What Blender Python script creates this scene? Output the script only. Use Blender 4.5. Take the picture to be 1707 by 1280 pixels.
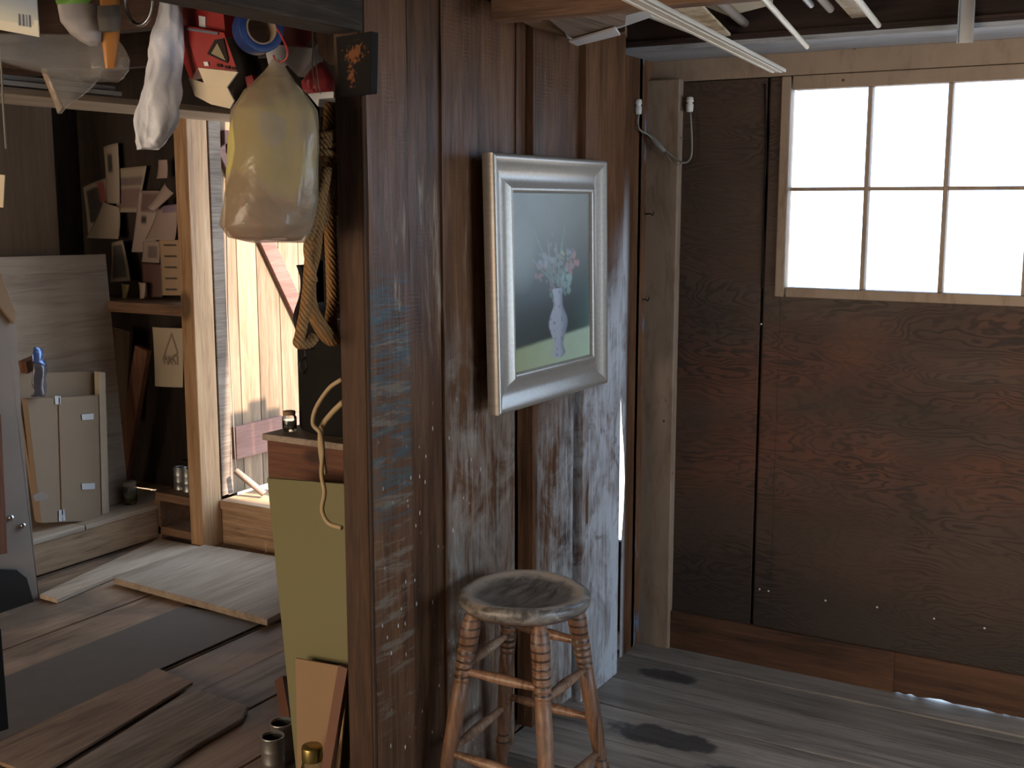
import bpy, math, random
from mathutils import Vector, Matrix, noise as mnoise
random.seed(7)
for o in list(bpy.data.objects): bpy.data.objects.remove(o)
scene = bpy.context.scene
COL = scene.collection
R = math.radians
# ------------------------------------------------------------------ camera
F = 1946.0; CX = 853.5; CY = 640.0; PITCH = R(8.85); YAW = R(30.2); EYE = Vector((0, 0, 1.6))
cd = bpy.data.cameras.new('camera'); cam = bpy.data.objects.new('camera', cd); COL.objects.link(cam)
cd.sensor_width = 36; cd.lens = F / 1707 * 36; cd.clip_start = 0.05
cam.location = EYE; cam.rotation_euler = (math.pi / 2 - PITCH, 0, YAW)
scene.camera = cam
# ------------------------------------------------------------------ world, sun, exposure
w = bpy.data.worlds.new('world'); scene.world = w; w.use_nodes = True
bg = w.node_tree.nodes['Background']
# daylight is strong and warm from the sunlit yard behind the camera (-Y), softer and blue towards +Y
_n = w.node_tree.nodes; _l = w.node_tree.links
_tc = _n.new('ShaderNodeTexCoord'); _sp = _n.new('ShaderNodeSeparateXYZ'); _l.new(_tc.outputs['Generated'], _sp.inputs[0])
def _mr(a, b, c, d):
    q = _n.new('ShaderNodeMapRange'); q.interpolation_type = 'SMOOTHSTEP'; _l.new(_sp.outputs[1], q.inputs[0])
    for i, v in enumerate((a, b, c, d)): q.inputs[i + 1].default_value = v
    return q.outputs[0]
_mx = _n.new('ShaderNodeMix'); _mx.data_type = 'RGBA'; _l.new(_mr(-.9, -.15, 1, 0), _mx.inputs[0])
_mx.inputs[6].default_value = (.60, .79, 1.0, 1); _mx.inputs[7].default_value = (1.0, .80, .60, 1)
_l.new(_mx.outputs[2], bg.inputs[0]); _l.new(_mr(-.25, .15, 11.0, 7.0), bg.inputs[1])
sl = bpy.data.lights.new('sun', 'SUN'); sun = bpy.data.objects.new('sun', sl); COL.objects.link(sun)
sl.energy = 20; sl.angle = R(0.8); sl.color = (1.0, 0.86, 0.7)
SUN_AZ, SUN_EL = R(4), R(40)      # azimuth from +X towards +Y
sd = Vector((math.cos(SUN_EL) * math.cos(SUN_AZ), math.cos(SUN_EL) * math.sin(SUN_AZ), math.sin(SUN_EL)))
sun.rotation_euler = sd.to_track_quat('Z', 'Y').to_euler()
def portal(loc, sx, sy, rot):
    l = bpy.data.lights.new('portal', 'AREA'); l.shape = 'RECTANGLE'; l.size = sx; l.size_y = sy
    l.cycles.is_portal = True
    o = bpy.data.objects.new('portal', l); COL.objects.link(o); o.location = loc; o.rotation_euler = rot
portal((0.33, 3.93, 1.63), 3.05, 0.75, (-math.pi / 2, 0, 0))      # window bank: light travels -Y
portal((-3.4, 3.93, 1.1), 0.95, 1.9, (-math.pi / 2, 0, 0))        # door opening
portal((-3.1, -2.28, 1.25), 3.4, 1.5, (math.pi / 2, 0, 0))        # rear opening: light travels +Y
portal((2.28, 2.2, 1.25), 2.0, 1.3, (0, math.pi / 2, 0))          # right window: light travels -X
vs = scene.view_settings
vs.view_transform = 'Standard'; vs.look = 'None'; vs.exposure = 0.0; vs.gamma = 1.0; vs.use_curve_mapping = False

# ------------------------------------------------------------------ picking points
_fw = Vector((-math.sin(YAW) * math.cos(PITCH), math.cos(YAW) * math.cos(PITCH), -math.sin(PITCH)))
_rt = Vector((math.cos(YAW), math.sin(YAW), 0)); _up = _rt.cross(_fw)
def ray(x, y): return _fw + _rt * (x - CX) / F - _up * (y - CY) / F
def PX(x, y, v): d = ray(x, y); return EYE + d * (v / d.x)
def PY(x, y, v): d = ray(x, y); return EYE + d * (v / d.y)
def PZ(x, y, v): d = ray(x, y); return EYE + d * ((v - EYE.z) / d.z)

# ------------------------------------------------------------------ node helper
class NT:
    def __init__(s, name):
        s.m = bpy.data.materials.new(name); s.m.use_nodes = True; s.t = s.m.node_tree
        s.b = s.t.nodes['Principled BSDF']; s._tc = None
    def n(s, kind, **kw):
        nd = s.t.nodes.new(kind)
        for k, v in kw.items(): setattr(nd, k, v)
        return nd
    def put(s, sock, v):
        if isinstance(v, bpy.types.NodeSocket): s.t.links.new(v, sock)
        elif v is not None:
            if isinstance(v, (tuple, list)) and sock.type == 'RGBA' and len(v) == 3: v = (*v, 1)
            sock.default_value = v
    def obj(s):
        if not s._tc: s._tc = s.n('ShaderNodeTexCoord')
        return s._tc.outputs['Object']
    def m2(s, op, a, b=None, c=None):
        nd = s.n('ShaderNodeMath', operation=op); s.put(nd.inputs[0], a)
        if b is not None: s.put(nd.inputs[1], b)
        if c is not None: s.put(nd.inputs[2], c)
        return nd.outputs[0]
    def vm(s, op, a, b):
        nd = s.n('ShaderNodeVectorMath', operation=op); s.put(nd.inputs[0], a); s.put(nd.inputs[1], b)
        return nd.outputs[0]
    def xyz(s, v):
        nd = s.n('ShaderNodeSeparateXYZ'); s.put(nd.inputs[0], v); return nd.outputs
    def noise(s, v, scale, detail=4, rough=.55, dist=0):
        nd = s.n('ShaderNodeTexNoise'); s.put(nd.inputs['Vector'], v)
        nd.inputs['Scale'].default_value = scale; nd.inputs['Detail'].default_value = detail
        nd.inputs['Roughness'].default_value = rough; nd.inputs['Distortion'].default_value = dist
        return nd.outputs['Fac']
    def rng(s, v, a, b, c=0, d=1, smooth=False):
        nd = s.n('ShaderNodeMapRange'); nd.clamp = True
        if smooth: nd.interpolation_type = 'SMOOTHSTEP'
        s.put(nd.inputs[0], v)
        for i, q in enumerate((a, b, c, d)): s.put(nd.inputs[i + 1], q)
        return nd.outputs[0]
    def ramp(s, v, stops):
        nd = s.n('ShaderNodeValToRGB'); s.put(nd.inputs[0], v); e = nd.color_ramp.elements
        while len(e) > 1: e.remove(e[-1])
        e[0].position = stops[0][0]; e[0].color = (*stops[0][1], 1)
        for p, c in stops[1:]:
            q = e.new(p); q.color = (*c, 1)
        return nd.outputs[0]
    def mix(s, f, a, b, mode='MIX'):
        nd = s.n('ShaderNodeMix', data_type='RGBA', blend_type=mode)
        s.put(nd.inputs[0], f); s.put(nd.inputs[6], a); s.put(nd.inputs[7], b); return nd.outputs[2]
    def attr(s, name):
        nd = s.n('ShaderNodeAttribute'); nd.attribute_name = name; return nd
    def bump(s, h, strength, dist=.01):
        nd = s.n('ShaderNodeBump'); nd.inputs['Strength'].default_value = strength
        nd.inputs['Distance'].default_value = dist; s.put(nd.inputs['Height'], h)
        s.put(s.b.inputs['Normal'], nd.outputs[0])
    def box(s, a, lo, hi, f):   # soft interval mask
        return s.m2('MULTIPLY', s.rng(a, lo - f, lo + f, 0, 1, True), s.rng(a, hi - f, hi + f, 1, 0, True))
    def done(s, col=None, rough=None, spec=None, metal=None):
        s.put(s.b.inputs['Base Color'], col); s.put(s.b.inputs['Roughness'], rough)
        s.put(s.b.inputs['Specular IOR Level'], spec); s.put(s.b.inputs['Metallic'], metal)
        return s.m

def wood(name, cols, axis='Z', scale=1.0, rough=.75, bump=.35, spec=.3, tone=.5, extra=None, knots=True, saw=False):
    """cols = (dark, mid, light); grain runs along axis."""
    t = NT(name); o = t.obj(); tn = t.attr('tone').outputs['Fac']
    off = t.n('ShaderNodeCombineXYZ'); k = t.m2('MULTIPLY', tn, 13.7)
    for i in range(3): t.put(off.inputs[i], k)
    v = t.vm('ADD', o, off.outputs[0])
    a = {'X': (.06, 1, 1), 'Y': (1, .06, 1), 'Z': (1, 1, .06)}[axis]
    sv = t.vm('MULTIPLY', v, a)
    wide = t.noise(t.vm('MULTIPLY', v, tuple(.25 if q < 1 else 1 for q in a)), 9 * scale, 3, .5, .4)
    fine = t.noise(sv, 90 * scale, 5, .62, 1.2)
    mid = t.noise(sv, 26 * scale, 4, .55, 1.6)
    g = t.m2('ADD', t.m2('MULTIPLY', fine, .4), t.m2('ADD', t.m2('MULTIPLY', mid, .35), t.m2('MULTIPLY', wide, .35)))
    col = t.ramp(g, [(.38, cols[0]), (.54, cols[1]), (.7, cols[2])])
    if knots:
        vo = t.n('ShaderNodeTexVoronoi'); t.put(vo.inputs['Vector'], t.vm('MULTIPLY', v, tuple(.55 if q < 1 else 1 for q in a)))
        vo.inputs['Scale'].default_value = 3.1 * scale
        kn = t.rng(vo.outputs['Distance'], .05, .11, 1, 0, True)
        col = t.mix(t.m2('MULTIPLY', kn, .75), col, tuple(c * .35 for c in cols[0]))
    tm = t.rng(tn, 0, 1, 1 - tone * .5, 1 + tone * .5)
    cm = t.n('ShaderNodeCombineXYZ')
    for i in range(3): t.put(cm.inputs[i], tm)
    col = t.mix(1.0, col, cm.outputs[0], 'MULTIPLY')
    h = t.m2('ADD', t.m2('MULTIPLY', fine, .6), t.m2('MULTIPLY', mid, .6))
    rg = t.rng(mid, .3, .7, rough - .08, rough + .1)
    if extra: col, rg, h = extra(t, o, col, rg, h, fine, mid, wide)
    if bump: t.bump(h, bump, .006)
    return t.done(col, rg, spec)

def plain(name, c, rough=.6, metal=0, spec=.5, var=.12, scale=20, bump=0):
    t = NT(name); nz = t.noise(t.obj(), scale, 4)
    col = t.mix(nz, tuple(q * (1 - var) for q in c), tuple(min(1, q * (1 + var)) for q in c))
    if bump: t.bump(nz, bump, .004)
    return t.done(col, t.rng(nz, .3, .7, max(0.02, rough - .06), min(1, rough + .06)), spec, metal)

def painted(name, rough=.6, spec=.4):
    t = NT(name); nz = t.noise(t.obj(), 120, 3); c = t.attr('paint').outputs['Color']
    t.bump(nz, .12, .002)
    return t.done(c, rough, spec)

# ------------------------------------------------------------------ mesh helper
class MB:
    def __init__(s): s.v = []; s.f = []; s.t = []; s.s = []; s.c = None
    def add(s, vs_, fs, smooth=False, tone=None):
        b = len(s.v); s.v += [tuple(q) for q in vs_]
        tone = random.random() if tone is None else tone
        for f in fs: s.f.append([b + i for i in f]); s.t.append(tone); s.s.append(smooth)
        return s
    def box(s, x0, x1, y0, y1, z0, z1, tone=None, j=0):
        q = [(x, y, z) for z in (z0, z1) for y in (y0, y1) for x in (x0, x1)]
        if j: q = [tuple(c + random.uniform(-j, j) for c in p) for p in q]
        return s.add(q, [(0, 2, 3, 1), (4, 5, 7, 6), (0, 1, 5, 4), (2, 6, 7, 3), (0, 4, 6, 2), (1, 3, 7, 5)], tone=tone)
    def obox(s, c, size, rot=None, tone=None):
        M = rot if rot is not None else Matrix.Identity(3); c = Vector(c)
        q = [c + M @ Vector((x * size[0] / 2, y * size[1] / 2, z * size[2] / 2)) for z in (-1, 1) for y in (-1, 1) for x in (-1, 1)]
        return s.add(q, [(0, 2, 3, 1), (4, 5, 7, 6), (0, 1, 5, 4), (2, 6, 7, 3), (0, 4, 6, 2), (1, 3, 7, 5)], tone=tone)
    def bar(s, a, b, wd, th, up=(0, 0, 1), tone=None):
        a = Vector(a); b = Vector(b); z = (b - a); L = z.length; z.normalize(); x = Vector(up).cross(z)
        if x.length < 1e-5: x = Vector((1, 0, 0)).cross(z)
        x.normalize(); y = z.cross(x); M = Matrix((x, y, z)).transposed()
        return s.obox((a + b) / 2, (wd, th, L), M, tone)
    def prism(s, pts, d, tone=None):
        n = len(pts); d = Vector(d); pts = [Vector(p) for p in pts]
        return s.add(pts + [p + d for p in pts], [list(range(n)), list(range(2 * n - 1, n - 1, -1))] + [(i, (i + 1) % n + 0, (i + 1) % n + n, i + n) for i in range(n)], tone=tone)
    def tube(s, path, r, n=8, caps=True, closed=False, tone=None, flat=1.0):
        P = [Vector(p) for p in path]; m = len(P); rs = r if isinstance(r, (list, tuple)) else [r] * m
        V = []; prev = None
        for i in range(m):
            if closed: d = P[(i + 1) % m] - P[i - 1]
            else: d = P[min(i + 1, m - 1)] - P[max(i - 1, 0)]
            d.normalize()
            if prev is None:
                u = Vector((0, 0, 1)) if abs(d.z) < .9 else Vector((1, 0, 0))
                u = (u - d * u.dot(d)).normalized()
            else: u = (prev - d * prev.dot(d)).normalized()
            prev = u; v = d.cross(u)
            for k in range(n):
                a = 2 * math.pi * k / n; V.append(P[i] + (u * math.cos(a) * flat + v * math.sin(a)) * rs[i])
        Fs = []
        for i in range(m if closed else m - 1):
            for k in range(n):
                a = i * n + k; b = i * n + (k + 1) % n; j = (i + 1) % m
                Fs.append((a, b, j * n + (k + 1) % n, j * n + k))
        if caps and not closed: Fs += [list(range(n))[::-1], [(m - 1) * n + k for k in range(n)]]
        return s.add(V, Fs, True, tone)
    def lathe(s, prof, c, axis=(0, 0, 1), n=28, tone=None, cap=True, sx=1.0):
        c = Vector(c); z = Vector(axis).normalized(); u = Vector((1, 0, 0)) if abs(z.x) < .9 else Vector((0, 1, 0))
        u = (u - z * u.dot(z)).normalized(); v = z.cross(u); V = []; m = len(prof)
        for r, h in prof:
            for k in range(n):
                a = 2 * math.pi * k / n; V.append(c + z * h + (u * math.cos(a) * sx + v * math.sin(a)) * max(r, 1e-4))
        Fs = [(i * n + k, i * n + (k + 1) % n, (i + 1) * n + (k + 1) % n, (i + 1) * n + k) for i in range(m - 1) for k in range(n)]
        if cap: Fs += [list(range(n))[::-1], [(m - 1) * n + k for k in range(n)]]
        return s.add(V, Fs, True, tone)
    def grid(s, fn, nu, nv, smooth=True, tone=None, closed=False, thick=0):
        V = []
        for j in range(nv + 1):
            for i in range(nu + (0 if closed else 1)): V.append(fn(i / nu, j / nv))
        w_ = nu + (0 if closed else 1); Fs = []
        for j in range(nv):
            for i in range(nu):
                i2 = (i + 1) % w_; Fs.append((j * w_ + i, j * w_ + i2, (j + 1) * w_ + i2, (j + 1) * w_ + i))
        return s.add(V, Fs, smooth, tone)
    def build(s, name, mat, parent=None, bevel=0, solid=0, paint=None, sub=0):
        me = bpy.data.meshes.new(name); me.from_pydata(s.v, [], s.f); me.update()
        a = me.attributes.new('tone', 'FLOAT', 'FACE'); a.data.foreach_set('value', s.t)
        me.polygons.foreach_set('use_smooth', s.s)
        if paint:
            ca = me.attributes.new('paint', 'FLOAT_COLOR', 'POINT')
            for i, p in enumerate(paint): ca.data[i].color = (*p[:3], 1)
        me.materials.append(mat)
        o = bpy.data.objects.new(name, me); COL.objects.link(o)
        if parent is not None:
            o.parent = parent
            wl = Vector(parent.location)
            if parent.parent: wl = wl + Vector(parent.parent.location)
            if parent.type == 'MESH' and 'w0' in parent: wl = Vector(parent['w0'])
            o.location = -wl if parent.type == 'EMPTY' else (0, 0, 0)
        if bevel:
            b = o.modifiers.new('bevel', 'BEVEL'); b.width = bevel; b.segments = 2; b.limit_method = 'ANGLE'; b.angle_limit = R(50)
        if solid:
            b = o.modifiers.new('solid', 'SOLIDIFY'); b.thickness = solid; b.offset = 0
        if sub:
            b = o.modifiers.new('sub', 'SUBSURF'); b.levels = sub; b.render_levels = sub
        return o
def fix_normals():
    import bmesh
    seen = set()
    for o in scene.objects:
        if o.type == 'MESH' and o.data.name not in seen:
            seen.add(o.data.name); bm = bmesh.new(); bm.from_mesh(o.data); bmesh.ops.recalc_face_normals(bm, faces=bm.faces); bm.to_mesh(o.data); bm.free()
def tag(o, label, cat, group=None, kind=None):
    o['label'] = label; o['category'] = cat
    if group: o['group'] = group
    if kind: o['kind'] = kind
    return o
def thing(name, label, cat, loc=(0, 0, 0), group=None):
    o = bpy.data.objects.new(name, None); COL.objects.link(o); o.location = loc; o.empty_display_size = .05
    return tag(o, label, cat, group)
def struct(name, mb, mat, bevel=0, label=None, parent=None):
    o = mb.build(name, mat, parent, bevel)
    if parent is None:
        o['kind'] = 'structure'
        if label: o['label'] = label
    return o

def cv(pts, n=8):
    out = []; P = [Vector(p) for p in pts]
    P = [P[0] * 2 - P[1]] + P + [P[-1] * 2 - P[-2]]
    for i in range(1, len(P) - 2):
        for k in range(n):
            t = k / n; a, b, c, d = P[i - 1:i + 3]
            out.append(.5 * ((2 * b) + (c - a) * t + (2 * a - 5 * b + 4 * c - d) * t * t + (3 * b - a - 3 * c + d) * t ** 3))
    out.append(P[-2]); return out
# ------------------------------------------------------------------ materials
BR = ((.021, .0095, .005), (.10, .043, .0185), (.18, .087, .042))
def partition_extra(t, o, col, rg, h, fine, mid, wide):
    x, y, z = t.xyz(o)
    st = t.noise(t.vm('MULTIPLY', o, (1, 1, .1)), 60, 5, .7, .6)
    st2 = t.noise(t.vm('MULTIPLY', o, (1, 1, .12)), 22, 5, .65, .8)
    pat = t.noise(t.vm('MULTIPLY', o, (1, 1, .7)), 6.5, 6, .68, .8)
    mixn = t.m2('ADD', t.m2('MULTIPLY', st, .45), t.m2('ADD', t.m2('MULTIPLY', pat, .75), t.m2('MULTIPLY', st2, .4)))
    # greenish blue paint left on the first board
    m = t.m2('MULTIPLY', t.box(y, 2.17, 2.345, .012), t.box(z, .82, 1.42, .05))
    m = t.m2('MULTIPLY', m, t.rng(t.noise(t.vm('MULTIPLY', o, (1, .5, 5)), 15, 6, .75, .3), .47, .56))
    col = t.mix(t.m2('MULTIPLY', m, .85), col, (.055, .085, .09))
    m = t.m2('MULTIPLY', t.box(y, 2.17, 2.345, .012), t.box(z, .3, 1.35, .05))
    m = t.m2('MULTIPLY', m, t.rng(t.noise(t.vm('MULTIPLY', o, (1, .5, 3)), 12, 6, .7, .3), .52, .62))
    col = t.mix(t.m2('MULTIPLY', m, .6), col, (.21, .17, .125))
    # pale scuffed lime wash streaks, upper boards
    m = t.m2('MULTIPLY', t.box(y, 2.24, 2.66, .05), t.box(z, 1.25, 1.66, .12))
    m = t.m2('MULTIPLY', m, t.rng(t.m2('ADD', st2, t.m2('MULTIPLY', st, .4)), .76, .92))
    col = t.mix(t.m2('MULTIPLY', m, .8), col, (.38, .29, .2))
    # grey wash, second board lower part
    m = t.m2('MULTIPLY', t.box(y, 2.50, 2.88, .02), t.box(z, .0, 1.28, .15))
    m = t.m2('MULTIPLY', m, t.rng(mixn, .70, .98))
    col = t.mix(t.m2('MULTIPLY', m, .85), col, (.36, .31, .26))
    # boards next to the corner, chalky; window highlight painted in, bluer nearer the corner
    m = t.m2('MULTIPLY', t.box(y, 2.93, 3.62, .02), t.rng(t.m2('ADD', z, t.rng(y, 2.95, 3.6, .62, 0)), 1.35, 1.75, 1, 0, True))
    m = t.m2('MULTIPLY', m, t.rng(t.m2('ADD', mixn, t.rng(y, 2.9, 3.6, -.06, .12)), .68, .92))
    chalk_glare = m
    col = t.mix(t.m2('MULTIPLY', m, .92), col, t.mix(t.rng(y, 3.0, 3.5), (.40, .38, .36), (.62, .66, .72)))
    m = t.m2('MULTIPLY', t.m2('MULTIPLY', t.box(y, 2.93, 3.62, .02), t.box(z, .3, 1.0, .1)), t.rng(t.noise(o, 9, 5, .65, 1.), .56, .66))
    col = t.mix(t.m2('MULTIPLY', m, .75), col, (.11, .055, .035))
    # paint drips
    vo = t.n('ShaderNodeTexVoronoi'); t.put(vo.inputs['Vector'], t.vm('MULTIPLY', o, (1, 1, .45))); vo.inputs['Scale'].default_value = 46
    d = t.rng(t.m2('ADD', vo.outputs['Distance'], t.m2('MULTIPLY', fine, .25)), .2, .26, 1, 0)
    dm = t.m2('MULTIPLY', t.box(y, 2.2, 2.66, .05), t.box(z, .05, 1.05, .1))
    dm = t.m2('MULTIPLY', t.m2('MULTIPLY', d, dm), t.rng(pat, .44, .5))
    col = t.mix(dm, col, (.62, .58, .52))
    saw = t.n('ShaderNodeTexWave'); saw.wave_type = 'BANDS'; saw.bands_direction = 'Z'
    t.put(saw.inputs['Vector'], t.vm('ADD', o, (0, 0, 0))); saw.inputs['Scale'].default_value = 30; saw.inputs['Distortion'].default_value = 5.5; saw.inputs['Detail'].default_value = 3; saw.inputs['Detail Scale'].default_value = 1.5
    sm = t.rng(pat, .45, .62, 0, .3)
    h = t.m2('ADD', h, t.m2('MULTIPLY', saw.outputs['Fac'], t.m2('MULTIPLY', sm, .5)))
    rg = t.rng(st, .35, .7, .42, .62)
    return col, t.m2('SUBTRACT', rg, t.m2('MULTIPLY', chalk_glare, .17)), h
M = {}
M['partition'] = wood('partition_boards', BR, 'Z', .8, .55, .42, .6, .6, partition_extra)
M['partition'].node_tree.nodes['Principled BSDF'].inputs['Specular IOR Level'].default_value = .28
M['post'] = wood('old_post_wood', ((.022, .011, .006), (.06, .031, .018), (.10, .055, .032)), 'Z', 1, .75, .3)
M['jamb'] = wood('orange_pine_jamb', ((.2, .1, .045), (.42, .24, .12), (.55, .35, .2)), 'Z', .7, .65, .2)
M['beam'] = wood('dark_beam', ((.008, .006, .004), (.028, .019, .013), (.06, .042, .03)), 'Y', 1, .8, .5)
M['joist'] = wood('dark_joist', ((.012, .006, .004), (.035, .018, .012), (.055, .03, .02)), 'X', 1, .8, .4)
M['ceil'] = wood('ceiling_boards', ((.01, .006, .004), (.026, .015, .01), (.04, .024, .016)), 'Y', 1, .85, .4)
M['darkwall'] = wood('dark_wall_boards', ((.008, .005, .004), (.022, .014, .01), (.035, .022, .016)), 'Z', 1, .85, .4)
M['tanx'] = wood('tan_lumber_x', ((.13, .08, .045), (.27, .17, .1), (.36, .24, .15)), 'X', 1, .7, .2)
M['tany'] = wood('tan_lumber_y', ((.13, .08, .045), (.27, .17, .1), (.36, .24, .15)), 'Y', 1, .7, .2)
M['tanz'] = wood('tan_lumber_z', ((.13, .08, .045), (.27, .17, .1), (.36, .24, .15)), 'Z', 1, .7, .2)
M['redz'] = wood('reddish_lumber', ((.06, .025, .013), (.13, .055, .03), (.2, .09, .05)), 'Z', 1, .7, .2)
M['redx'] = wood('reddish_board_x', ((.05, .018, .01), (.1, .04, .022), (.15, .065, .035)), 'X', 1, .7, .2)
M['shelf'] = wood('shelf_wood', ((.07, .035, .02), (.16, .085, .048), (.22, .13, .075)), 'X', 1, .7, .2)
M['baseboard'] = wood('baseboard_wood', ((.022, .011, .007), (.075, .034, .017), (.11, .052, .027)), 'X', .8, .75, .35)
def fl_extra(t, o, col, rg, h, fine, mid, wide):
    x, y, z = t.xyz(o)
    for cx_, cy_, rx, ry in ((-1.28, 3.11, .19, .07), (-.93, 3.0, .2, .06), (-1.45, 3.55, .12, .05)):
        d = t.m2('ADD', t.m2('POWER', t.m2('DIVIDE', t.m2('SUBTRACT', x, cx_), rx), 2.), t.m2('POWER', t.m2('DIVIDE', t.m2('SUBTRACT', y, cy_), ry), 2.))
        d = t.m2('ADD', d, t.m2('MULTIPLY', t.m2('SUBTRACT', t.noise(o, 14, 5, .6), .5), 2.2))
        col = t.mix(t.rng(d, .5, 1.1, .85, 0, True), col, (.035, .035, .04))
    col = t.mix(t.m2('MULTIPLY', t.rng(t.noise(o, 60, 6, .8), .62, .68), .5), col, (.3, .28, .25))
    return col, t.rng(mid, .3, .7, .38, .6), h
M['floor_r'] = wood('grey_floor_boards', ((.085, .07, .06), (.265, .23, .2), (.42, .37, .325)), 'X', .8, .55, .3, .5, .5, fl_extra, knots=False)
def fl2_extra(t, o, col, rg, h, fine, mid, wide):
    big = t.noise(o, 2.2, 4, .6, .5)
    col = t.mix(t.rng(big, .45, .62, 0, .55), col, (.05, .042, .036))
    return col, t.rng(mid, .3, .7, .5, .75), h
M['floor_l'] = wood('brown_floor_boards', ((.055, .032, .02), (.17, .105, .066), (.26, .175, .118)), 'Y', .7, .65, .35, .4, .8, fl2_extra)
M['greyply'] = wood('dusty_board', ((.17, .12, .085), (.33, .25, .185), (.42, .335, .26)), 'Y', .6, .7, .2)
M['slab'] = wood('grey_slab', ((.07, .05, .038), (.19, .14, .108), (.3, .24, .195)), 'Y', .8, .8, .6)
M['rubber'] = plain('dark_mat', (.095, .072, .056), .85, var=.35, scale=14, bump=.2)
M['brownplank'] = wood('brown_plank', ((.055, .032, .02), (.16, .098, .062), (.24, .165, .11)), 'Y', .8, .75, .4)
def ply_extra(t, o, col, rg, h, fine, mid, wide):
    # rotary cut fir figure: contour lines of a stretched noise field
    v = t.vm('MULTIPLY', o, (1.2, 1, 4.2))
    f = t.noise(v, 1.9, 3.5, .5, .35)
    s_ = t.m2('SINE', t.m2('MULTIPLY', t.m2('ADD', f, t.m2('MULTIPLY', fine, .012)), 135.))
    line = t.m2('MULTIPLY', t.rng(s_, -.1, .9), t.rng(t.noise(t.vm('MULTIPLY', o, (1, 1, 2)), 2.6, 4, .6), .42, .6, .25, 1))
    blot = t.rng(t.noise(t.vm('MULTIPLY', o, (1, 1, 2.2)), 1.9, 4, .55), .42, .6)
    x, y, z = t.xyz(o)
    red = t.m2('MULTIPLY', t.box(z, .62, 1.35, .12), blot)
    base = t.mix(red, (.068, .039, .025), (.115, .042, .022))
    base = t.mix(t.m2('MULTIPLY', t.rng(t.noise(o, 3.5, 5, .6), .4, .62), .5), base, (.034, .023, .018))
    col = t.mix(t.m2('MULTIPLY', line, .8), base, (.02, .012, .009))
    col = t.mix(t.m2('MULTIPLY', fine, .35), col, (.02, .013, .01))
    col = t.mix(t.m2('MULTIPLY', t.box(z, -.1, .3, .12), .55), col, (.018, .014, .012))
    return col, t.rng(f, .3, .7, .55, .7), t.m2('MULTIPLY', line, .6)
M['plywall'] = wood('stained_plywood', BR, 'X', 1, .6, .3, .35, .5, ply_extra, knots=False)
def cream_extra(t, o, col, rg, h, fine, mid, wide):
    x, y, z = t.xyz(o); st = t.noise(t.vm('MULTIPLY', o, (1, 1, .25)), 13, 6, .7, .6)
    col = t.mix(t.rng(st, .5, .68, 0, .75), (.27, .195, .135), (.15, .085, .048))
    col = t.mix(t.rng(t.noise(o, 7, 5, .6), .5, .75, 0, .5), col, (.16, .12, .09))
    vo = t.n('ShaderNodeTexVoronoi'); t.put(vo.inputs['Vector'], o); vo.inputs['Scale'].default_value = 11
    col = t.mix(t.rng(vo.outputs['Distance'], .05, .07, .9, 0), col, (.03, .015, .01))
    return col, rg, h
M['creamz'] = wood('aged_cream_paint', BR, 'Z', 1, .6, .15, .4, .3, cream_extra, knots=False)
M['whitebeam'] = wood('flaking_white_beam', ((.2, .2, .2), (.42, .43, .45), (.5, .51, .53)), 'X', 1, .6, .3, knots=True)
M['doorwood'] = wood('weathered_door_boards', ((.10, .06, .034), (.2, .13, .08), (.26, .185, .125)), 'Z', .7, .7, .3)
M['doorred'] = wood('pink_brown_batten', ((.1, .045, .032), (.19, .09, .07), (.25, .13, .105)), 'Y', 1, .7, .2)
def ring_extra(t, o, col, rg, h, fine, mid, wide):
    x, y, z = t.xyz(o)
    bands = t.m2('MAXIMUM', t.box(z, .385, .545, .01), t.box(z, .085, .12, .006))
    sn = t.rng(t.m2('SINE', t.m2('MULTIPLY', z, 2 * math.pi / .0215)), .45, .85)
    col = t.mix(t.m2('MULTIPLY', t.m2('MULTIPLY', bands, sn), .85), col, (.025, .013, .009))
    col = t.mix(t.rng(t.noise(o, 16, 4, .6), .5, .65, 0, .5), col, (.13, .09, .065))
    return col, rg, h
M['stool'] = wood('stool_leg_wood', ((.055, .025, .013), (.215, .105, .056), (.32, .18, .11)), 'Z', 1.2, .45, .15, .5, .3, ring_extra, knots=False)
M['rung'] = wood('stool_rung_wood', ((.06, .028, .015), (.24, .125, .07), (.38, .24, .16)), 'Z', 1.2, .4, .15, .5, .3, knots=False)
M['cream'] = wood('cream_moulding', ((.5, .43, .33), (.6, .53, .43), (.68, .62, .52)), 'Y', 1, .5, .05, knots=False)
M['stainply'] = wood('stained_pale_board', ((.3, .2, .11), (.48, .38, .25), (.6, .5, .36)), 'Y', .5, .7, .1, extra=lambda t, o, c, r, h, f, m, w_: (t.mix(t.rng(t.noise(o, 11, 5, .7), .5, .6, 0, .7), c, (.28, .16, .06)), r, h))
M['ply'] = wood('dusty_plywood', ((.2, .14, .1), (.32, .245, .185), (.38, .3, .235)), 'Y', .5, .7, .1, tone=.2, knots=False)
M['plybrown'] = wood('brown_plywood', ((.06, .035, .02), (.12, .075, .045), (.15, .1, .06)), 'Z', .5, .7, .1, tone=.2, knots=False)
M['card'] = plain('cardboard', (.27, .19, .125), .85, var=.1, scale=6)
M['foam'] = plain('cream_foam', (.6, .5, .36), .8)
M['tapew'] = plain('white_tape', (.5, .5, .52), .4)
M['_w'] = plain('white_cloth', (.72, .7, .69), .6, var=.05)
M['whitebox'] = plain('white_card', (.62, .62, .63), .5, var=.04)
M['red'] = plain('red_card', (.25, .014, .01), .4, var=.2)
M['redcloth'] = plain('crimson_wrapping', (.4, .05, .06), .35, var=.5, scale=60)
M['blue'] = plain('blue_tape', (.007, .026, .12), .5)
M['greytape'] = plain('tape_side', (.1, .11, .15), .6)
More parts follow.
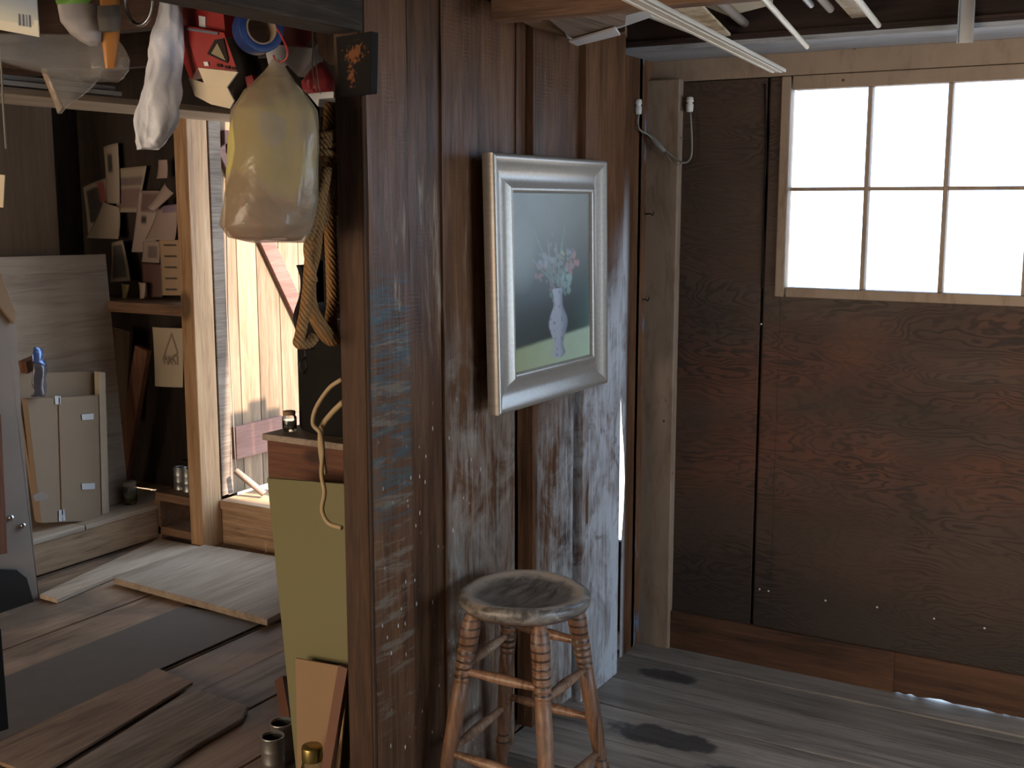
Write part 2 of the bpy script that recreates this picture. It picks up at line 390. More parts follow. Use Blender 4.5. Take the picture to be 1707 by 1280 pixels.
M['green'] = plain('green_tape', (.14, .3, .06), .5)
M['olive'] = plain('olive_board', (.15, .13, .045), .6, var=.12, scale=3)
M['tanboard'] = plain('hardboard', (.26, .155, .075), .7, var=.12, scale=8)
M['orange'] = plain('orange_tag', (.4, .15, .025), .5)
M['black'] = plain('black_paint', (.011, .009, .008), .8, spec=.15)
M['iron'] = plain('dark_iron', (.03, .027, .025), .55, .6)
M['steel'] = plain('bright_steel', (.55, .55, .56), .3, 1)
M['tin'] = plain('tin_can', (.45, .44, .42), .32, .9, var=.2, scale=12)
M['lining'] = plain('can_inside', (.06, .055, .045), .4, .5)
M['gold'] = plain('brass_lid', (.4, .3, .1), .3, .9)
M['greypost'] = plain('grey_painted_post', (.25, .19, .155), .65, var=.2, scale=5, bump=.1)
M['alu'] = plain('dull_aluminium', (.4, .41, .42), .45, .6)
M['cable'] = plain('grey_cable', (.2, .18, .15), .6)
M['cord'] = plain('cream_cord', (.42, .3, .16), .6)
M['porcelain'] = plain('white_porcelain', (.6, .58, .53), .3)
M['redwire'] = plain('red_wire', (.3, .02, .02), .4)
M['paper'] = plain('paper', (.4, .34, .3), .8, var=.06)
M['picture'] = painted('painted_surface', .55, .3)
M['canvas'] = painted('canvas_paint', .42, .4)
M['bluefoil'] = plain('blue_foil', (.1, .16, .34), .25, .5, var=.4)
M['gravel'] = plain('pale_ground', (.36, .33, .28), .9, var=.2, scale=3)
M['leaf'] = plain('leaves', (.1, .16, .04), .6)
M['blacklam'] = plain('black_lamination', (.016, .011, .009), .7, spec=.2, var=.5, scale=30)
def glassmat(name, col, rough=.05, alpha=1, trans=1):
    t = NT(name); t.b.inputs['Transmission Weight'].default_value = trans; t.b.inputs['IOR'].default_value = 1.45
    t.b.inputs['Alpha'].default_value = alpha
    return t.done(col, rough, .5)
M['glass'] = glassmat('jar_glass', (.85, .9, .85))
def pane():
    t = NT('window_glass'); tr = t.n('ShaderNodeBsdfTransparent'); gl = t.n('ShaderNodeBsdfGlossy'); gl.inputs['Roughness'].default_value = .03
    fr = t.n('ShaderNodeFresnel'); fr.inputs[0].default_value = 1.45
    dirt = t.noise(t.vm('MULTIPLY', t.obj(), (1, 1, .2)), 22, 5, .7); tr.inputs[0].default_value = (1, 1, 1, 1)
    c = t.ramp(dirt, [(.3, (.97, .98, 1)), (.62, (.9, .93, 1)), (.72, (.55, .62, .85))]); t.put(tr.inputs[0], c)
    mx = t.n('ShaderNodeMixShader'); t.put(mx.inputs[0], fr.outputs[0]); t.put(mx.inputs[1], tr.outputs[0]); t.put(mx.inputs[2], gl.outputs[0])
    t.put(t.t.nodes['Material Output'].inputs[0], mx.outputs[0]); return t.m
M['pane'] = pane()
def film(name, col, op, rough=.25):
    t = NT(name); tr = t.n('ShaderNodeBsdfTransparent'); mx = t.n('ShaderNodeMixShader')
    wr = t.noise(t.obj(), 16, 4, .55, .6); t.bump(wr, .5, .012); t.done(col, rough, .8)
    tl = t.n('ShaderNodeBsdfTranslucent'); t.put(tl.inputs[0], col if len(col) == 4 else (*col, 1)); m3 = t.n('ShaderNodeMixShader'); m3.inputs[0].default_value = .35
    t.put(m3.inputs[1], t.b.outputs[0]); t.put(m3.inputs[2], tl.outputs[0])
    mx.inputs[0].default_value = op; t.put(mx.inputs[1], tr.outputs[0]); t.put(mx.inputs[2], m3.outputs[0])
    t.put(t.t.nodes['Material Output'].inputs[0], mx.outputs[0]); return t.m
M['film'] = film('clear_plastic_film', (.5, .47, .44), .2, .12)
M['bagfilm'] = film('yellowish_plastic_film', (.5, .4, .27), .38, .22)
M['whitefilm'] = film('white_plastic', (.84, .84, .88), .96, .4)
def rope_mat():
    t = NT('manila_rope'); w_ = t.n('ShaderNodeTexWave'); w_.bands_direction = 'DIAGONAL'; t.put(w_.inputs['Vector'], t.obj())
    w_.inputs['Scale'].default_value = 42; w_.inputs['Distortion'].default_value = 3
    f = t.noise(t.obj(), 300, 4)
    col = t.mix(w_.outputs['Fac'], (.12, .055, .02), (.42, .22, .085)); col = t.mix(f, col, (.3, .16, .06))
    t.bump(t.m2('ADD', w_.outputs['Fac'], f), .8, .004); return t.done(col, .85, .2)
M['rope'] = rope_mat()
def frame_mat():
    t = NT('silver_frame'); nz = t.noise(t.vm('MULTIPLY', t.obj(), (1, 12, 12)), 9, 5, .6); c = t.mix(nz, (.33, .28, .23), (.5, .455, .4))
    return t.done(c, .36, .5, .45)
M['frame'] = frame_mat()
def seat_mat():
    t = NT('worn_seat'); o = t.obj(); x, y, z = t.xyz(o)
    nz = t.noise(t.vm('MULTIPLY', o, (1, .25, 1)), 40, 6, .7, .5); pat = t.noise(o, 11, 4, .6)
    rr = t.n('ShaderNodeVectorMath', operation='LENGTH'); t.put(rr.inputs[0], t.vm('MULTIPLY', o, (1, 1, 0)))
    r = t.m2('ADD', rr.outputs['Value'], t.m2('MULTIPLY', t.m2('SUBTRACT', pat, .5), .07))
    col = t.mix(t.rng(nz, .4, .65), (.075, .064, .056), (.27, .23, .19))
    col = t.mix(t.m2('MULTIPLY', t.rng(r, .118, .14, 0, 1), t.rng(r, .155, .168, 1, 0)), col, (.5, .4, .31))
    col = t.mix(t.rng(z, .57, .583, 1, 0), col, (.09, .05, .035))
    t.bump(nz, .4, .004); return t.done(col, t.rng(nz, .3, .7, .27, .45), .6)
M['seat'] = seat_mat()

# ================================================================== STRUCTURE
# floor, right part (boards along X) and left part (boards along Y)
mb = MB()
ys = [-2.3]
while ys[-1] < 2.3: ys.append(ys[-1] + random.uniform(.19, .24))
ys = [y for y in ys if y < 2.25] + [2.33, 2.56, 2.79, 3.01, 3.235, 3.45, 3.655, 3.855]
for a, b in zip(ys, ys[1:]):
    mb.box(-1.68, 2.3, a + .004, b - .004, -.035, random.uniform(-.003, .002), j=.0012)
f1 = struct('floor', mb, M['floor_r'], .0012, 'grey worn floorboards running along the window wall')
mb = MB()
xs = [-4.95, -4.7, -4.45, -4.2, -3.92, -3.62, -3.4, -2.97, -2.74, -2.5, -2.25, -1.98, -1.69]
for i, (a, b) in enumerate(zip(xs, xs[1:])):
    tn = {5: .95, 7: .8, 8: .35, 9: .7}.get(i, random.random())
    cut = random.uniform(1.2, 2.4) if i not in (5, 6, 7) else 0.7
    mb.box(a + .004, b - .004, -2.3, cut - .003, -.035, random.uniform(-.004, .001), tone=random.random())
    mb.box(a + .004, b - .004, cut + .003, 3.96, -.035, random.uniform(-.004, .001), tone=tn)
struct('floor', mb, M['floor_l'], .003, 'wide brown floorboards of the left room running towards the door')
mb = MB().box(-4.95, 2.3, -2.3, 3.8, -.12, -.04); struct('floor', mb, M['darkwall'], label='dark underside below the floorboards')

# window wall at y = 3.8
XW0, XW1 = -1.18, 1.84
mb = MB()
mb.box(-1.60, -1.248, 3.8, 3.83, .13, 2.0, .3)
mb.box(-1.236, XW0, 3.8, 3.83, .13, 2.0, .6); mb.box(XW0, XW1, 3.8, 3.83, .13, 1.295, .6)
mb.box(XW1, 2.3, 3.8, 3.83, .13, 2.0, .2)
mb.box(-1.25, -1.234, 3.822, 3.84, .13, 2.0, .1); mb.box(-1.6, 2.3, 3.832, 3.85, 1.985, 2.02, .1)
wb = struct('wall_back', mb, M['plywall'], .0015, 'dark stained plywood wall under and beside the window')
mb = MB().box(-1.66, 2.3, 3.795, 3.83, 2.003, 2.075); struct('trim_1', mb, M['creamz'], .002, 'cream painted board with nail holes above the window')
mb = MB().box(-1.675, -1.54, 3.765, 3.83, 0, 2.01); struct('trim_2', mb, M['creamz'], .004, 'cream painted vertical board in the corner')
mb = MB()
mb.box(-1.54, -.75, 3.785, 3.83, .0, .14)
# right run of the baseboard has a ragged lower edge with daylight under it
def rag(x): return .005 + .014 * mnoise.noise(Vector((x * 9, 0, 3))) + .007 * mnoise.noise(Vector((x * 31, 2, 3)))
n_ = 160; xs_ = [-.75 + 3.05 * i / n_ for i in range(n_ + 1)]
pts = [(x, 3.785, max(.001, rag(x))) for x in xs_] + [(2.3, 3.785, .14), (-.75, 3.785, .14)]
mb.prism(pts, (0, .022, 0), .5)
struct('baseboard_back', mb, M['baseboard'], .002, 'reddish brown bottom plank with daylight showing under it')
# ceiling plate along the window wall
mb = MB().box(-1.9, 2.3, 3.53, 3.8, 2.075, 2.09); struct('trim_3', mb, M['whitebeam'], .002, 'flaking white underside of the wall plate')
mb = MB().box(-1.9, 2.3, 3.52, 3.8, 2.09, 2.22).box(-1.9, 2.3, 3.508, 3.52, 2.098, 2.106)
struct('ceiling_beam', mb, M['joist'], .002, 'dark reddish wall plate above the window')
# window: sash with muntins
def window(n, x0, cols, w0=.24):
    fr = MB(); y0, y1 = 3.8, 3.845; z0, z1 = 1.29, 2.001; xe = x0 + .035 * 2 + cols * w0 + (cols - 1) * .0
    fr.box(x0 - .006, x0 + .025, y0 - .008, y1, z0, z1, .2); fr.box(xe - .03, xe + .025, y0 - .008, y1, z0, z1, .3)
    fr.box(x0 + .03, xe - .03, y0 - .008, y1, 1.958, z1, .4); fr.box(x0 + .03, xe - .03, y0 - .008, y1, z0, 1.322, .5)
    o = struct('window_%d' % n, fr, M['creamz'], .003, 'cream painted many paned window sash')
    mt = MB(); mt.box(x0 + .03, xe - .03, y0 + .005, y1 - .005, 1.636, 1.648)
    for k in range(1, cols):
        xx = x0 + .035 + k * w0; mt.box(xx - .007, xx + .007, y0 + .004, y1 - .006, 1.322, 1.958)
    mt.build('muntins', M['creamz'], o, .002)
    gl = MB().box(x0 + .03, xe - .03, 3.822, 3.825, 1.32, 1.96); gl.build('window_panes', M['pane'], o)
    return xe
xe = window(1, -1.192, 6)
window(2, xe + .04, 6)
# corner board between partition and wall
mb = MB().box(-1.682, -1.655, 3.69, 3.80, 0, 2.1); struct('trim_4', mb, wood('paint_flecked_corner', BR, 'Z', 1, .6, .5, extra=lambda t, o, c, r, h, f, m, w_: (t.mix(t.rng(t.noise(t.vm('MULTIPLY', o, (1, 1, .3)), 30, 4, .6), .58, .66, 0, .8), c, (.12, .2, .33)), r, h)), .008, 'dark corner post with flecks of blue paint')

# partition wall, plank by plank (one mesh), face towards +X
mb = MB()
def plank(y0, y1, xf, z0=.0, z1=2.12, tn=None, th=.024):
    N = 24; V = []
    for k in range(N + 1):
        z = z0 + (z1 - z0) * k / N
        for (x, y) in ((xf - th, y0), (xf, y0), (xf, y1), (xf - th, y1)):
            e = .0022 * mnoise.noise(Vector((y * 7, z * 5, 1))); V.append((x + e * .5, y + e * (1 if y == y0 else -1), z))
    Fs = [(4 * k + i, 4 * k + (i + 1) % 4, 4 * k + 4 + (i + 1) % 4, 4 * k + 4 + i) for k in range(N) for i in range(4)]
    Fs += [(0, 1, 2, 3), (4 * N, 4 * N + 3, 4 * N + 2, 4 * N + 1)]
    mb.add(V, Fs, False, tn)
plank(2.185, 2.345, -1.655, tn=.62); plank(2.347, 2.484, -1.656, tn=.2); plank(2.488, 2.85, -1.650, tn=.55)
plank(2.85, 2.9, -1.645, 1.02, 2.12, tn=.5); plank(3.165, 3.197, -1.63, 1.02, 2.12, tn=.3)
plank(2.905, 3.165, -1.622, .03, tn=.3, th=.05)
plank(3.20, PX(1033, 780, -1.607).y, -1.607, .0, tn=.75, th=.06)
plank(2.84, 2.93, -1.685, .0, tn=.15); plank(3.14, 3.22, -1.68, .0, tn=.2)
mb.box(-1.725, -1.688, 2.86, 2.95, 0, 2.1, .1); mb.box(-1.72, -1.685, 3.16, 3.25, 0, 2.1, .1)
_e = [PX(px, py, -1.66) for px, py in ((1033, 640), (1036, 700), (1040, 760), (1041, 800), (1039, 850), (1035, 905), (1034, 960))]
mb.prism([(-1.655, _e[0].y, 2.1)] + [(-1.655, q.y, q.z) for q in _e] + [(-1.655, _e[-1].y, 0), (-1.655, 3.72, 0), (-1.655, 3.72, 2.1)], (-.004, 0, 0), .4)
plank(3.45, 3.72, -1.665, 1.05, 2.12, tn=.4)
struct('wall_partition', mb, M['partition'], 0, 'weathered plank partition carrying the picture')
mb = MB().box(-1.742, -1.668, 2.180, 2.22, 0, 2.0, .5).box(-1.665, -1.658, 2.176, 2.22, 0, 2.1, .25)
struct('trim_5', mb, M['post'], .003, 'dark brown post at the end of the plank partition')
# header along the partition line towards the camera
mb = MB().box(-1.74, -1.64, -2.3, 2.16, 1.975, 2.18); mb.box(-1.9, -1.68, 2.12, 3.8, 2.12, 2.2)
struct('ceiling_header', mb, M['beam'], .006, 'dark header beam over the opening between the rooms')

# far wall of the left room (same plane as window wall) with door opening
mb = MB()
XJ = PY(513, 500, 3.84).x
mb.box(XJ, XJ + .09, 3.84, 3.93, 0, 2.3)
for a, b in ((XJ, -2.72), (-2.715, -2.45), (-2.445, -2.2), (-2.195, -1.95), (-1.945, -1.79), (-1.745, -1.71)):
    mb.box(a, b, 3.84, 3.865, 0, 2.3)
mb.box(-1.79, -1.745, 3.84, 3.865, 0, .35); mb.box(-1.79, -1.745, 3.84, 3.865, 1.12, 2.3)
mb.box(-3.98, -3.0, 3.86, 3.9, 2.0, 2.3)
mb.box(-4.95, -4.1, 4.12, 4.15, 0, 2.3); mb.box(-4.1, -3.97, 4.12, 4.15, 1.99, 2.3)
mb.box(-4.1, -3.975, 4.12, 4.15, 0, 1.0); mb.box(-3.93, -3.915, 3.945, 3.98, .2, 1.1)
struct('wall_far', mb, M['darkwall'], .002, 'dark board wall around the open door')
mb = MB().box(-4.99, -4.95, -2.3, 4.15, 0, 2.3); struct('wall_left', mb, M['darkwall'], label='dark left wall')
# right wall with window opening, rear wall with wide opening
mb = MB(); mb.box(2.3, 2.34, -2.3, 1.2, 0, 2.4).box(2.3, 2.34, 3.2, 3.9, 0, 2.4).box(2.3, 2.34, 1.2, 3.2, 0, .6).box(2.3, 2.34, 1.2, 3.2, 1.9, 2.4)
struct('wall_right', mb, M['darkwall'], label='dark right wall')
mb = MB(); mb.box(-4.99, -4.8, -2.34, -2.3, 0, 2.4).box(-1.4, 2.34, -2.34, -2.3, 0, 2.4).box(-4.8, -1.4, -2.34, -2.3, 0, .5).box(-4.8, -1.4, -2.34, -2.3, 2.0, 2.4)
struct('wall_front', mb, M['darkwall'], label='dark wall behind the camera with a wide opening')
mb = MB()
x = -5.0
while x < 2.34: mb.box(x, x + .196, -2.34, 4.16, 2.3, 2.33); x += .2
struct('ceiling', mb, M['ceil'], .002, 'dark ceiling boards')
mb = MB()
for y in (-1.6, -.9, -.2, .5, 1.2, 1.85): mb.box(-1.62, 2.3, y, y + .05, 2.1, 2.3)
for y in (-1.6, -.9, -.2, .5, 1.2, 1.9, 2.6, 3.3): mb.box(-4.95, -1.75, y, y + .05, 2.12, 2.3)
mb.box(-1.62, 2.3, 3.1, 3.15, 2.155, 2.3)
struct('ceiling_joists', mb, M['joist'], .003, 'dark ceiling joists')
mb = MB().box(-1.56, 1.6, 2.575, 2.63, 2.045, 2.10); struct('ceiling_rail', mb, M['shelf'], .003, 'reddish cross timber below the joists carrying stored sticks')
mb = MB().box(-1.45, 2.3, 1.7, 1.76, 1.975, 2.1); struct('ceiling_rail', mb, M['redx'], .003, 'second cross timber nearer the camera carrying stored sticks')

# jamb post with shelf, sill, door frame
mb = MB().box(-3.965, -3.885, 3.82, 3.945, 0, 2.0); struct('door_1_jamb', mb, M['jamb'], .004, 'sunlit orange pine post beside the open door')
mb = MB().box(-3.935, -3.905, 3.975, 4.05, .22, 2.02); struct('door_1_frame', mb, M['slab'], .003, 'narrow grey door frame strip')
mb = MB().box(-3.88, -2.95, 3.93, 4.2, .17, .215).box(-3.90, -2.95, 3.948, 4.2, -.05, .17)
struct('trim_6', mb, M['tanx'], .004, 'raised wooden door sill')
mb = MB()
mb.box(-4.9, -3.97, 3.83, 4.12, 1.085, 1.135, .4)
struct('trim_7', mb, M['shelf'], .003, 'upper shelf board left of the door post')
mb = MB().box(-4.2, -3.97, 3.83, 4.12, .195, .235, .3).box(-4.2, -3.97, 3.83, 4.12, .03, .07, .5).box(-4.21, -4.17, 3.83, 4.12, 0, .2, .2)
struct('trim_8', mb, M['shelf'], .003, 'low open shelf left of the door post')
# platform
mb = MB()
mb.box(-4.22, -4.185, 1.8, 3.83, .015, .155, .7)
struct('trim_9', mb, M['tany'], .004, 'pale front plank of the low platform')
mb = MB()
for a, b in ((-4.95, -4.7), (-4.695, -4.43), (-4.425, -4.18)): mb.box(a, b, 1.8, 3.4, .155, .178); mb.box(a, b, 3.405, 4.12, .155, .176)
struct('trim_10', mb, M['greyply'], .003, 'dusty boards on top of the low platform')
# exterior
mb = MB().box(-40, 40, 3.9, 60, -.14, -.1); struct('ground', mb, M['gravel'], label='pale sunlit ground outside')

# ================================================================== DOOR (open outwards)
door = thing('plank_door', 'open weathered plank door lit by the sun outside', 'door', (-3.95, 4.06, .2)); door['kind'] = 'thing'
mb = MB(); DY = [4.06, 4.175, 4.31, 4.47, 4.62, 4.78]
for a, b in zip(DY, DY[1:]): mb.box(-3.975, -3.95, a + .002, b - .002, .2, 1.97)
mb.build('boards', M['doorwood'], door, .002)
mb = MB().box(-3.95, -3.925, 4.10, 4.76, .37, .53); mb.build('bottom_batten', M['doorred'], door, .003)
mb = MB().box(-3.95, -3.925, 4.10, 4.76, 1.82, 1.93); mb.build('top_batten', M['doorred'], door, .003)
mb = MB().bar((-3.937, 4.09, 1.86), (-3.937, 4.72, .84), .09, .024, (1, 0, 0)); mb.build('brace', M['doorred'], door, .003)

# ================================================================== OUTSIDE OBJECTS (shade the door)
fp = thing('shade_panel', 'low board fence panel added outside, unseen, to shade the door', 'shading', (-2.5, 4.4, -.1))  # unseen panel, added to cast the stepped shadow on the lower door
mb = MB(); fy = 4.19
for k, (wd, h) in enumerate(((.13, 1.80), (.13, 1.84), (.1, 1.78))): mb.box(-2.52, -2.495, fy, fy + wd - .004, -.1, h); fy += wd
mb.build('boards', M['greyply'], fp, .002); MB().box(-2.55, -2.52, 4.2, 4.55, .5, .58).build('rail', M['greyply'], fp, .002)
br_ = MB()
random.seed(3)
for k in range(5):
    p = Vector((-1.9, 4.1 + .1 * k, -.1)); path = [p.copy()]
    for i in range(9): p = p + Vector((random.uniform(-.06, .06), random.uniform(-.06, .07), .27)); path.append(p.copy())
    br_.tube(path, [.012 - .001 * i for i in range(10)], 6)
bush = br_.build('thin_sapling', M['post']); tag(bush, 'bare thin sapling stems standing outside right of the open door', 'shrub')
mb = MB().box(-4.15, -3.62, 4.17, 4.95, 1.99, 2.01); aw = mb.build('shade_board', M['greyply'], None, .002); tag(aw, 'grey board added over the open door to shade its top', 'board')  # board added to throw shade on the upper door

# ================================================================== PICTURE
pf = thing('framed_painting', 'framed painting of a white vase of flowers in a silver frame on the plank wall', 'painting', (-1.6, 3.1, 1.37))
c4 = [PX(822, 254, -1.575), PX(1012, 268, -1.570), PX(1013, 638, -1.562), PX(832, 693, -1.562)]  # TL TR BR BL
def quad(u, v, off=0):     # u right, v down
    p = (c4[0] * (1 - u) + c4[1] * u) * (1 - v) + (c4[3] * (1 - u) + c4[2] * u) * v
    return p + Vector((off, 0, 0))
W_ = (c4[1] - c4[0]).length; H_ = (c4[3] - c4[0]).length
prof = [(0, -.034), (0, -.002), (.006, .003), (.014, .001), (.026, -.006), (.042, -.014), (.058, -.015), (.074, -.009), (.086, .0), (.092, .002), (.097, -.004), (.101, -.012)]
fwid = .101
for side in range(4):
    mb = MB(); V = []
    for d, o_ in prof:
        du = d / W_; dv = d / H_
        cs = [(du, dv), (1 - du, dv), (1 - du, 1 - dv), (du, 1 - dv)]
        a, b = cs[side], cs[(side + 1) % 4]
        V += [quad(*a, o_ + .0), quad(*b, o_ + .0)]
    V += [quad(fwid / W_ if True else 0, fwid / H_, -.034) if side == 0 else V[-2] + Vector((-.022, 0, 0)), V[-1] + Vector((-.022, 0, 0))]
    Fs = [(2 * i, 2 * i + 1, 2 * i + 3, 2 * i + 2) for i in range(len(prof))]
    n0 = len(V); Fs.append((n0 - 2, n0 - 1, 1, 0))
    mb.add(V, Fs, True, .5)
    o = mb.build('frame_moulding', M['frame'], pf)
def sst(a, b, x):
    t = max(0, min(1, (x - a) / (b - a))); return t * t * (3 - 2 * t)
def lerp(a, b, t): return tuple(p * (1 - t) + q * t for p, q in zip(a, b))
blobs = []
random.seed(11)
for (px, py, n, col, r, sp) in ((914, 435, 16, (.30, .34, .37), .016, .045), (905, 450, 12, (.36, .2, .2), .012, .05), (925, 455, 10, (.38, .2, .19), .010, .035), (968, 437, 16, (.5, .24, .23), .013, .04), (958, 452, 12, (.45, .22, .2), .012, .035),
        (954, 470, 18, (.28, .45, .4), .015, .045), (940, 430, 12, (.25, .3, .27), .012, .06), (958, 425, 8, (.3, .33, .38), .012, .03), (947, 427, 4, (.5, .5, .2), .009, .015), (932, 408, 8, (.28, .3, .29), .01, .05), (926, 465, 14, (.18, .24, .21), .014, .06), (945, 480, 14, (.2, .3, .27), .013, .05), (930, 480, 10, (.25, .2, .17), .012, .04)):
    u0 = (px - 860) / 137.; v0 = (py - 312) / 310.
    for k in range(n): blobs.append((u0 + random.gauss(0, sp * .8), v0 + random.gauss(0, sp * .7), r * random.uniform(.7, 1.6), lerp(col, (random.random() * .4,) * 3, .15)))
stalks = [(.52, .52, .28, .22), (.55, .52, .66, .2), (.5, .52, .44, .27), (.53, .5, .55, .3), (.54, .52, .76, .36), (.5, .52, .26, .38), (.56, .54, .62, .3)]
vase = [(.555, .055), (.565, .072), (.60, .055), (.66, .06), (.70, .095), (.735, .118), (.77, .122), (.81, .10), (.85, .07), (.885, .055), (.91, .07), (.93, .088), (.945, .08), (.958, .04)]
def vase_w(v):
    for (a, wa), (b, wb_) in zip(vase, vase[1:]):
        if a <= v <= b: return wa + (wb_ - wa) * (v - a) / (b - a)
    return 0
def art(u, v):
    nz = mnoise.noise(Vector((u * 9, v * 12, 0))) * .5 + mnoise.noise(Vector((u * 40, v * 50, 2))) * .25
    c = lerp((.25, .27, .24), (.055, .062, .05), sst(.02, .72, v + .10 * (u - .5) + .03 * nz))
    c = lerp(c, (.075, .16, .15), sst(.6, 1.05, u) * sst(.2, .75, v) * .7)
    c = lerp(c, (.33, .37, .33), .5 * max(0, 1 - ((u - .12) ** 2 / .05 + (v - .35) ** 2 / .05)))
    te = .862 - .055 * u + .008 * nz
    c = lerp(c, lerp((.36, .38, .16), (.45, .6, .42), u), sst(te - .012, te + .018, v))
    for (a, b, c2, d) in stalks:
        dx, dy = c2 - a, d - b; t = max(0, min(1, ((u - a) * dx + (v - b) * dy) / (dx * dx + dy * dy)))
        ds = math.hypot(u - a - t * dx, (v - b - t * dy) * 1.6)
        c = lerp(c, (.24, .33, .28), .6 * (1 - sst(.004, .014, ds)))
    for (bu, bv, r, col) in blobs:
        d = math.hypot((u - bu), (v - bv) * 1.3)
        if d < r * 1.6: c = lerp(c, col, .75 * (1 - sst(r * .6, r * 1.6, d)))
    vw = vase_w(v)
    if vw > 0:
        ax = .565 + .01 * (v - .7); d = abs(u - ax) / vw
        vc = lerp((.40, .41, .46), (.22, .25, .31), sst(.2, 1, (u - ax) / vw * .8 + .2) + .3 * nz)
        if mnoise.noise(Vector((u * 32, v * 42, 5))) > .42: vc = lerp(vc, (.1, .12, .17), .55)
        c = lerp(c, vc, 1 - sst(.9, 1.08, d))
    g_ = sum(c) / 3; c = lerp(c, (g_,) * 3, .22); return tuple(max(0, q * .92 * (1 + .12 * nz)) for q in c)
mb = MB(); u0 = .094 / W_; v0 = .094 / H_
NU, NV = 130, 190
mb.grid(lambda a, b: quad(u0 + a * (1 - 2 * u0), v0 + b * (1 - 2 * v0), -.012), NU, NV)
cols = [art(i / NU, j / NV) for j in range(NV + 1) for i in range(NU + 1)]
mb.build('canvas', M['canvas'], pf, paint=cols)
MB().add([quad(u, v, -.03) for (u, v) in ((.03, .03), (.97, .03), (.97, .97), (.03, .97))], [(0, 1, 2, 3)]).build('backing_board', M['card'], pf, solid=.004)
# ================================================================== STOOL
SC = Vector((-1.435, 2.53, 0)); va = math.atan2(-SC.y, -SC.x)      # towards the camera
rot0 = va + R(16)
st = thing('wooden_stool', 'round worn wooden stool with turned legs in front of the plank wall', 'stool', SC)
SH = .607
mb = MB(); prof_s = [(0, SH - .045), (.12, SH - .046), (.155, SH - .042), (.168, SH - .034), (.173, SH - .02), (.172, SH - .008), (.166, SH + .000), (.156, SH + .003), (.145, SH + .0005), (.12, SH - .007), (.08, SH - .013), (.04, SH - .0155), (0, SH - .016)]
mb.lathe(prof_s, (0, 0, 0), n=56)
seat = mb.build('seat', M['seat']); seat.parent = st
for v in seat.data.vertices:    # saddle: two sides dished a little more, edges worn
    a = math.atan2(v.co.y, v.co.x); r = math.hypot(v.co.x, v.co.y)
    if v.co.z > SH - .03: v.co.z += (.006 * math.cos(2 * (a - va)) - .004) * (r / .17) ** 2 * (1 if r < .171 else .3)
    k = 1 + .012 * mnoise.noise(Vector((math.cos(a) * 2, math.sin(a) * 2, 0))); v.co.x *= k; v.co.y *= k
def legpt(k, z):     # centre line of leg k (0 front,1 right,2 back,3 left) at height z, local
    a = rot0 + k * math.pi / 2; t = 1 - z / (SH - .04)
    r = .135 + (.235 - .135) * t
    return Vector((math.cos(a) * r, math.sin(a) * r, z))
def turned(a, b, prof):
    L = (b - a).length; mbx = MB(); mbx.lathe([(r * 1.1, h * L) for h, r in prof], a, (b - a), 18, .5); return mbx
legprof = [(0, .0125), (.03, .014), (.10, .0165), (.13, .0175), (.14, .0155), (.15, .0185), (.17, .0185), (.18, .0145), (.22, .0155), (.30, .018), (.42, .0195), (.55, .0195), (.655, .0185), (.66, .0155), (.665, .019), (.685, .0195), (.69, .016), (.695, .0195), (.715, .0205), (.72, .0165), (.725, .0205), (.745, .021), (.75, .017), (.755, .021), (.775, .0215), (.78, .0175), (.785, .0215), (.81, .022), (.815, .018), (.82, .0215), (.90, .0235), (.94, .022), (.97, .016), (1, .014)]
for k in range(4):
    o = turned(legpt(k, 0), legpt(k, SH - .038), legprof).build('leg', M['stool']); o.parent = st
rungprof = [(0, .007), (.06, .008), (.3, .011), (.40, .012), (.41, .0095), (.42, .0125), (.45, .0128), (.46, .0098), (.47, .013), (.5, .0132), (.51, .01), (.52, .013), (.55, .0128), (.56, .0098), (.57, .0125), (.60, .012), (.7, .011), (.94, .008), (1, .007)]
plainr = [(0, .007), (.1, .009), (.4, .0125), (.6, .0125), (.9, .009), (1, .007)]
LEFT = 3; RIGHT = 1
# which neighbour is on the camera's left?
if (_rt.x * legpt(3, .3).x + _rt.y * legpt(3, .3).y) > 0: LEFT, RIGHT = 1, 3
for (a, b, za, zb, pr_) in ((0, LEFT, .405, .405, plainr), (0, RIGHT, .375, .375, rungprof), (2, LEFT, .43, .415, rungprof), (2, RIGHT, .46, .45, plainr),
                            (0, LEFT, .175, .185, plainr), (0, RIGHT, .135, .135, rungprof), (2, LEFT, .2, .19, rungprof), (2, RIGHT, .235, .23, plainr)):
    o = turned(legpt(a, za), legpt(b, zb), pr_).build('stretcher', M['rung']); o.parent = st

# ================================================================== WINDOW WALL DETAILS
ins = thing('knob_and_tube_wiring', 'old cable slung between two white porcelain insulators on the corner board', 'wiring', PY(1105, 230, 3.76))
for (px, py) in ((1064, 178), (1150, 174)):
    p = PY(px, py, 3.78 if px > 1100 else 3.665); MB().lathe([(.008, -.03), (.011, -.028), (.013, -.006), (.008, 0), (.013, .004), (.011, .018), (.006, .02)], p + Vector((0, 0, .005)), (0, 0, 1), 16).build('insulator', M['porcelain'], ins)
cpts = [(1065, 190), (1063, 205), (1067, 217), (1080, 224), (1092, 236), (1108, 250), (1123, 262), (1138, 271), (1148, 268), (1153, 255), (1153, 225), (1151, 188)]
MB().tube(cv([PY(x, y, 3.665 if x < 1079 else (3.70 if x < 1090 else 3.745)) for x, y in cpts], 4), .0035, 8).build('cable', M['cable'], ins)
MB().tube([PY(x, y, 3.738) for x, y in ((1078, 222), (1088, 232), (1098, 243), (1108, 252))], [.006, .011, .011, .006], 8).build('splice', M['cable'], ins)
MB().tube([PY(x, y, 3.74) for x, y in ((1108, 254), (1116, 266), (1124, 276), (1134, 274), (1140, 270))], .0022, 6).build('loose_wire', M['cable'], ins)
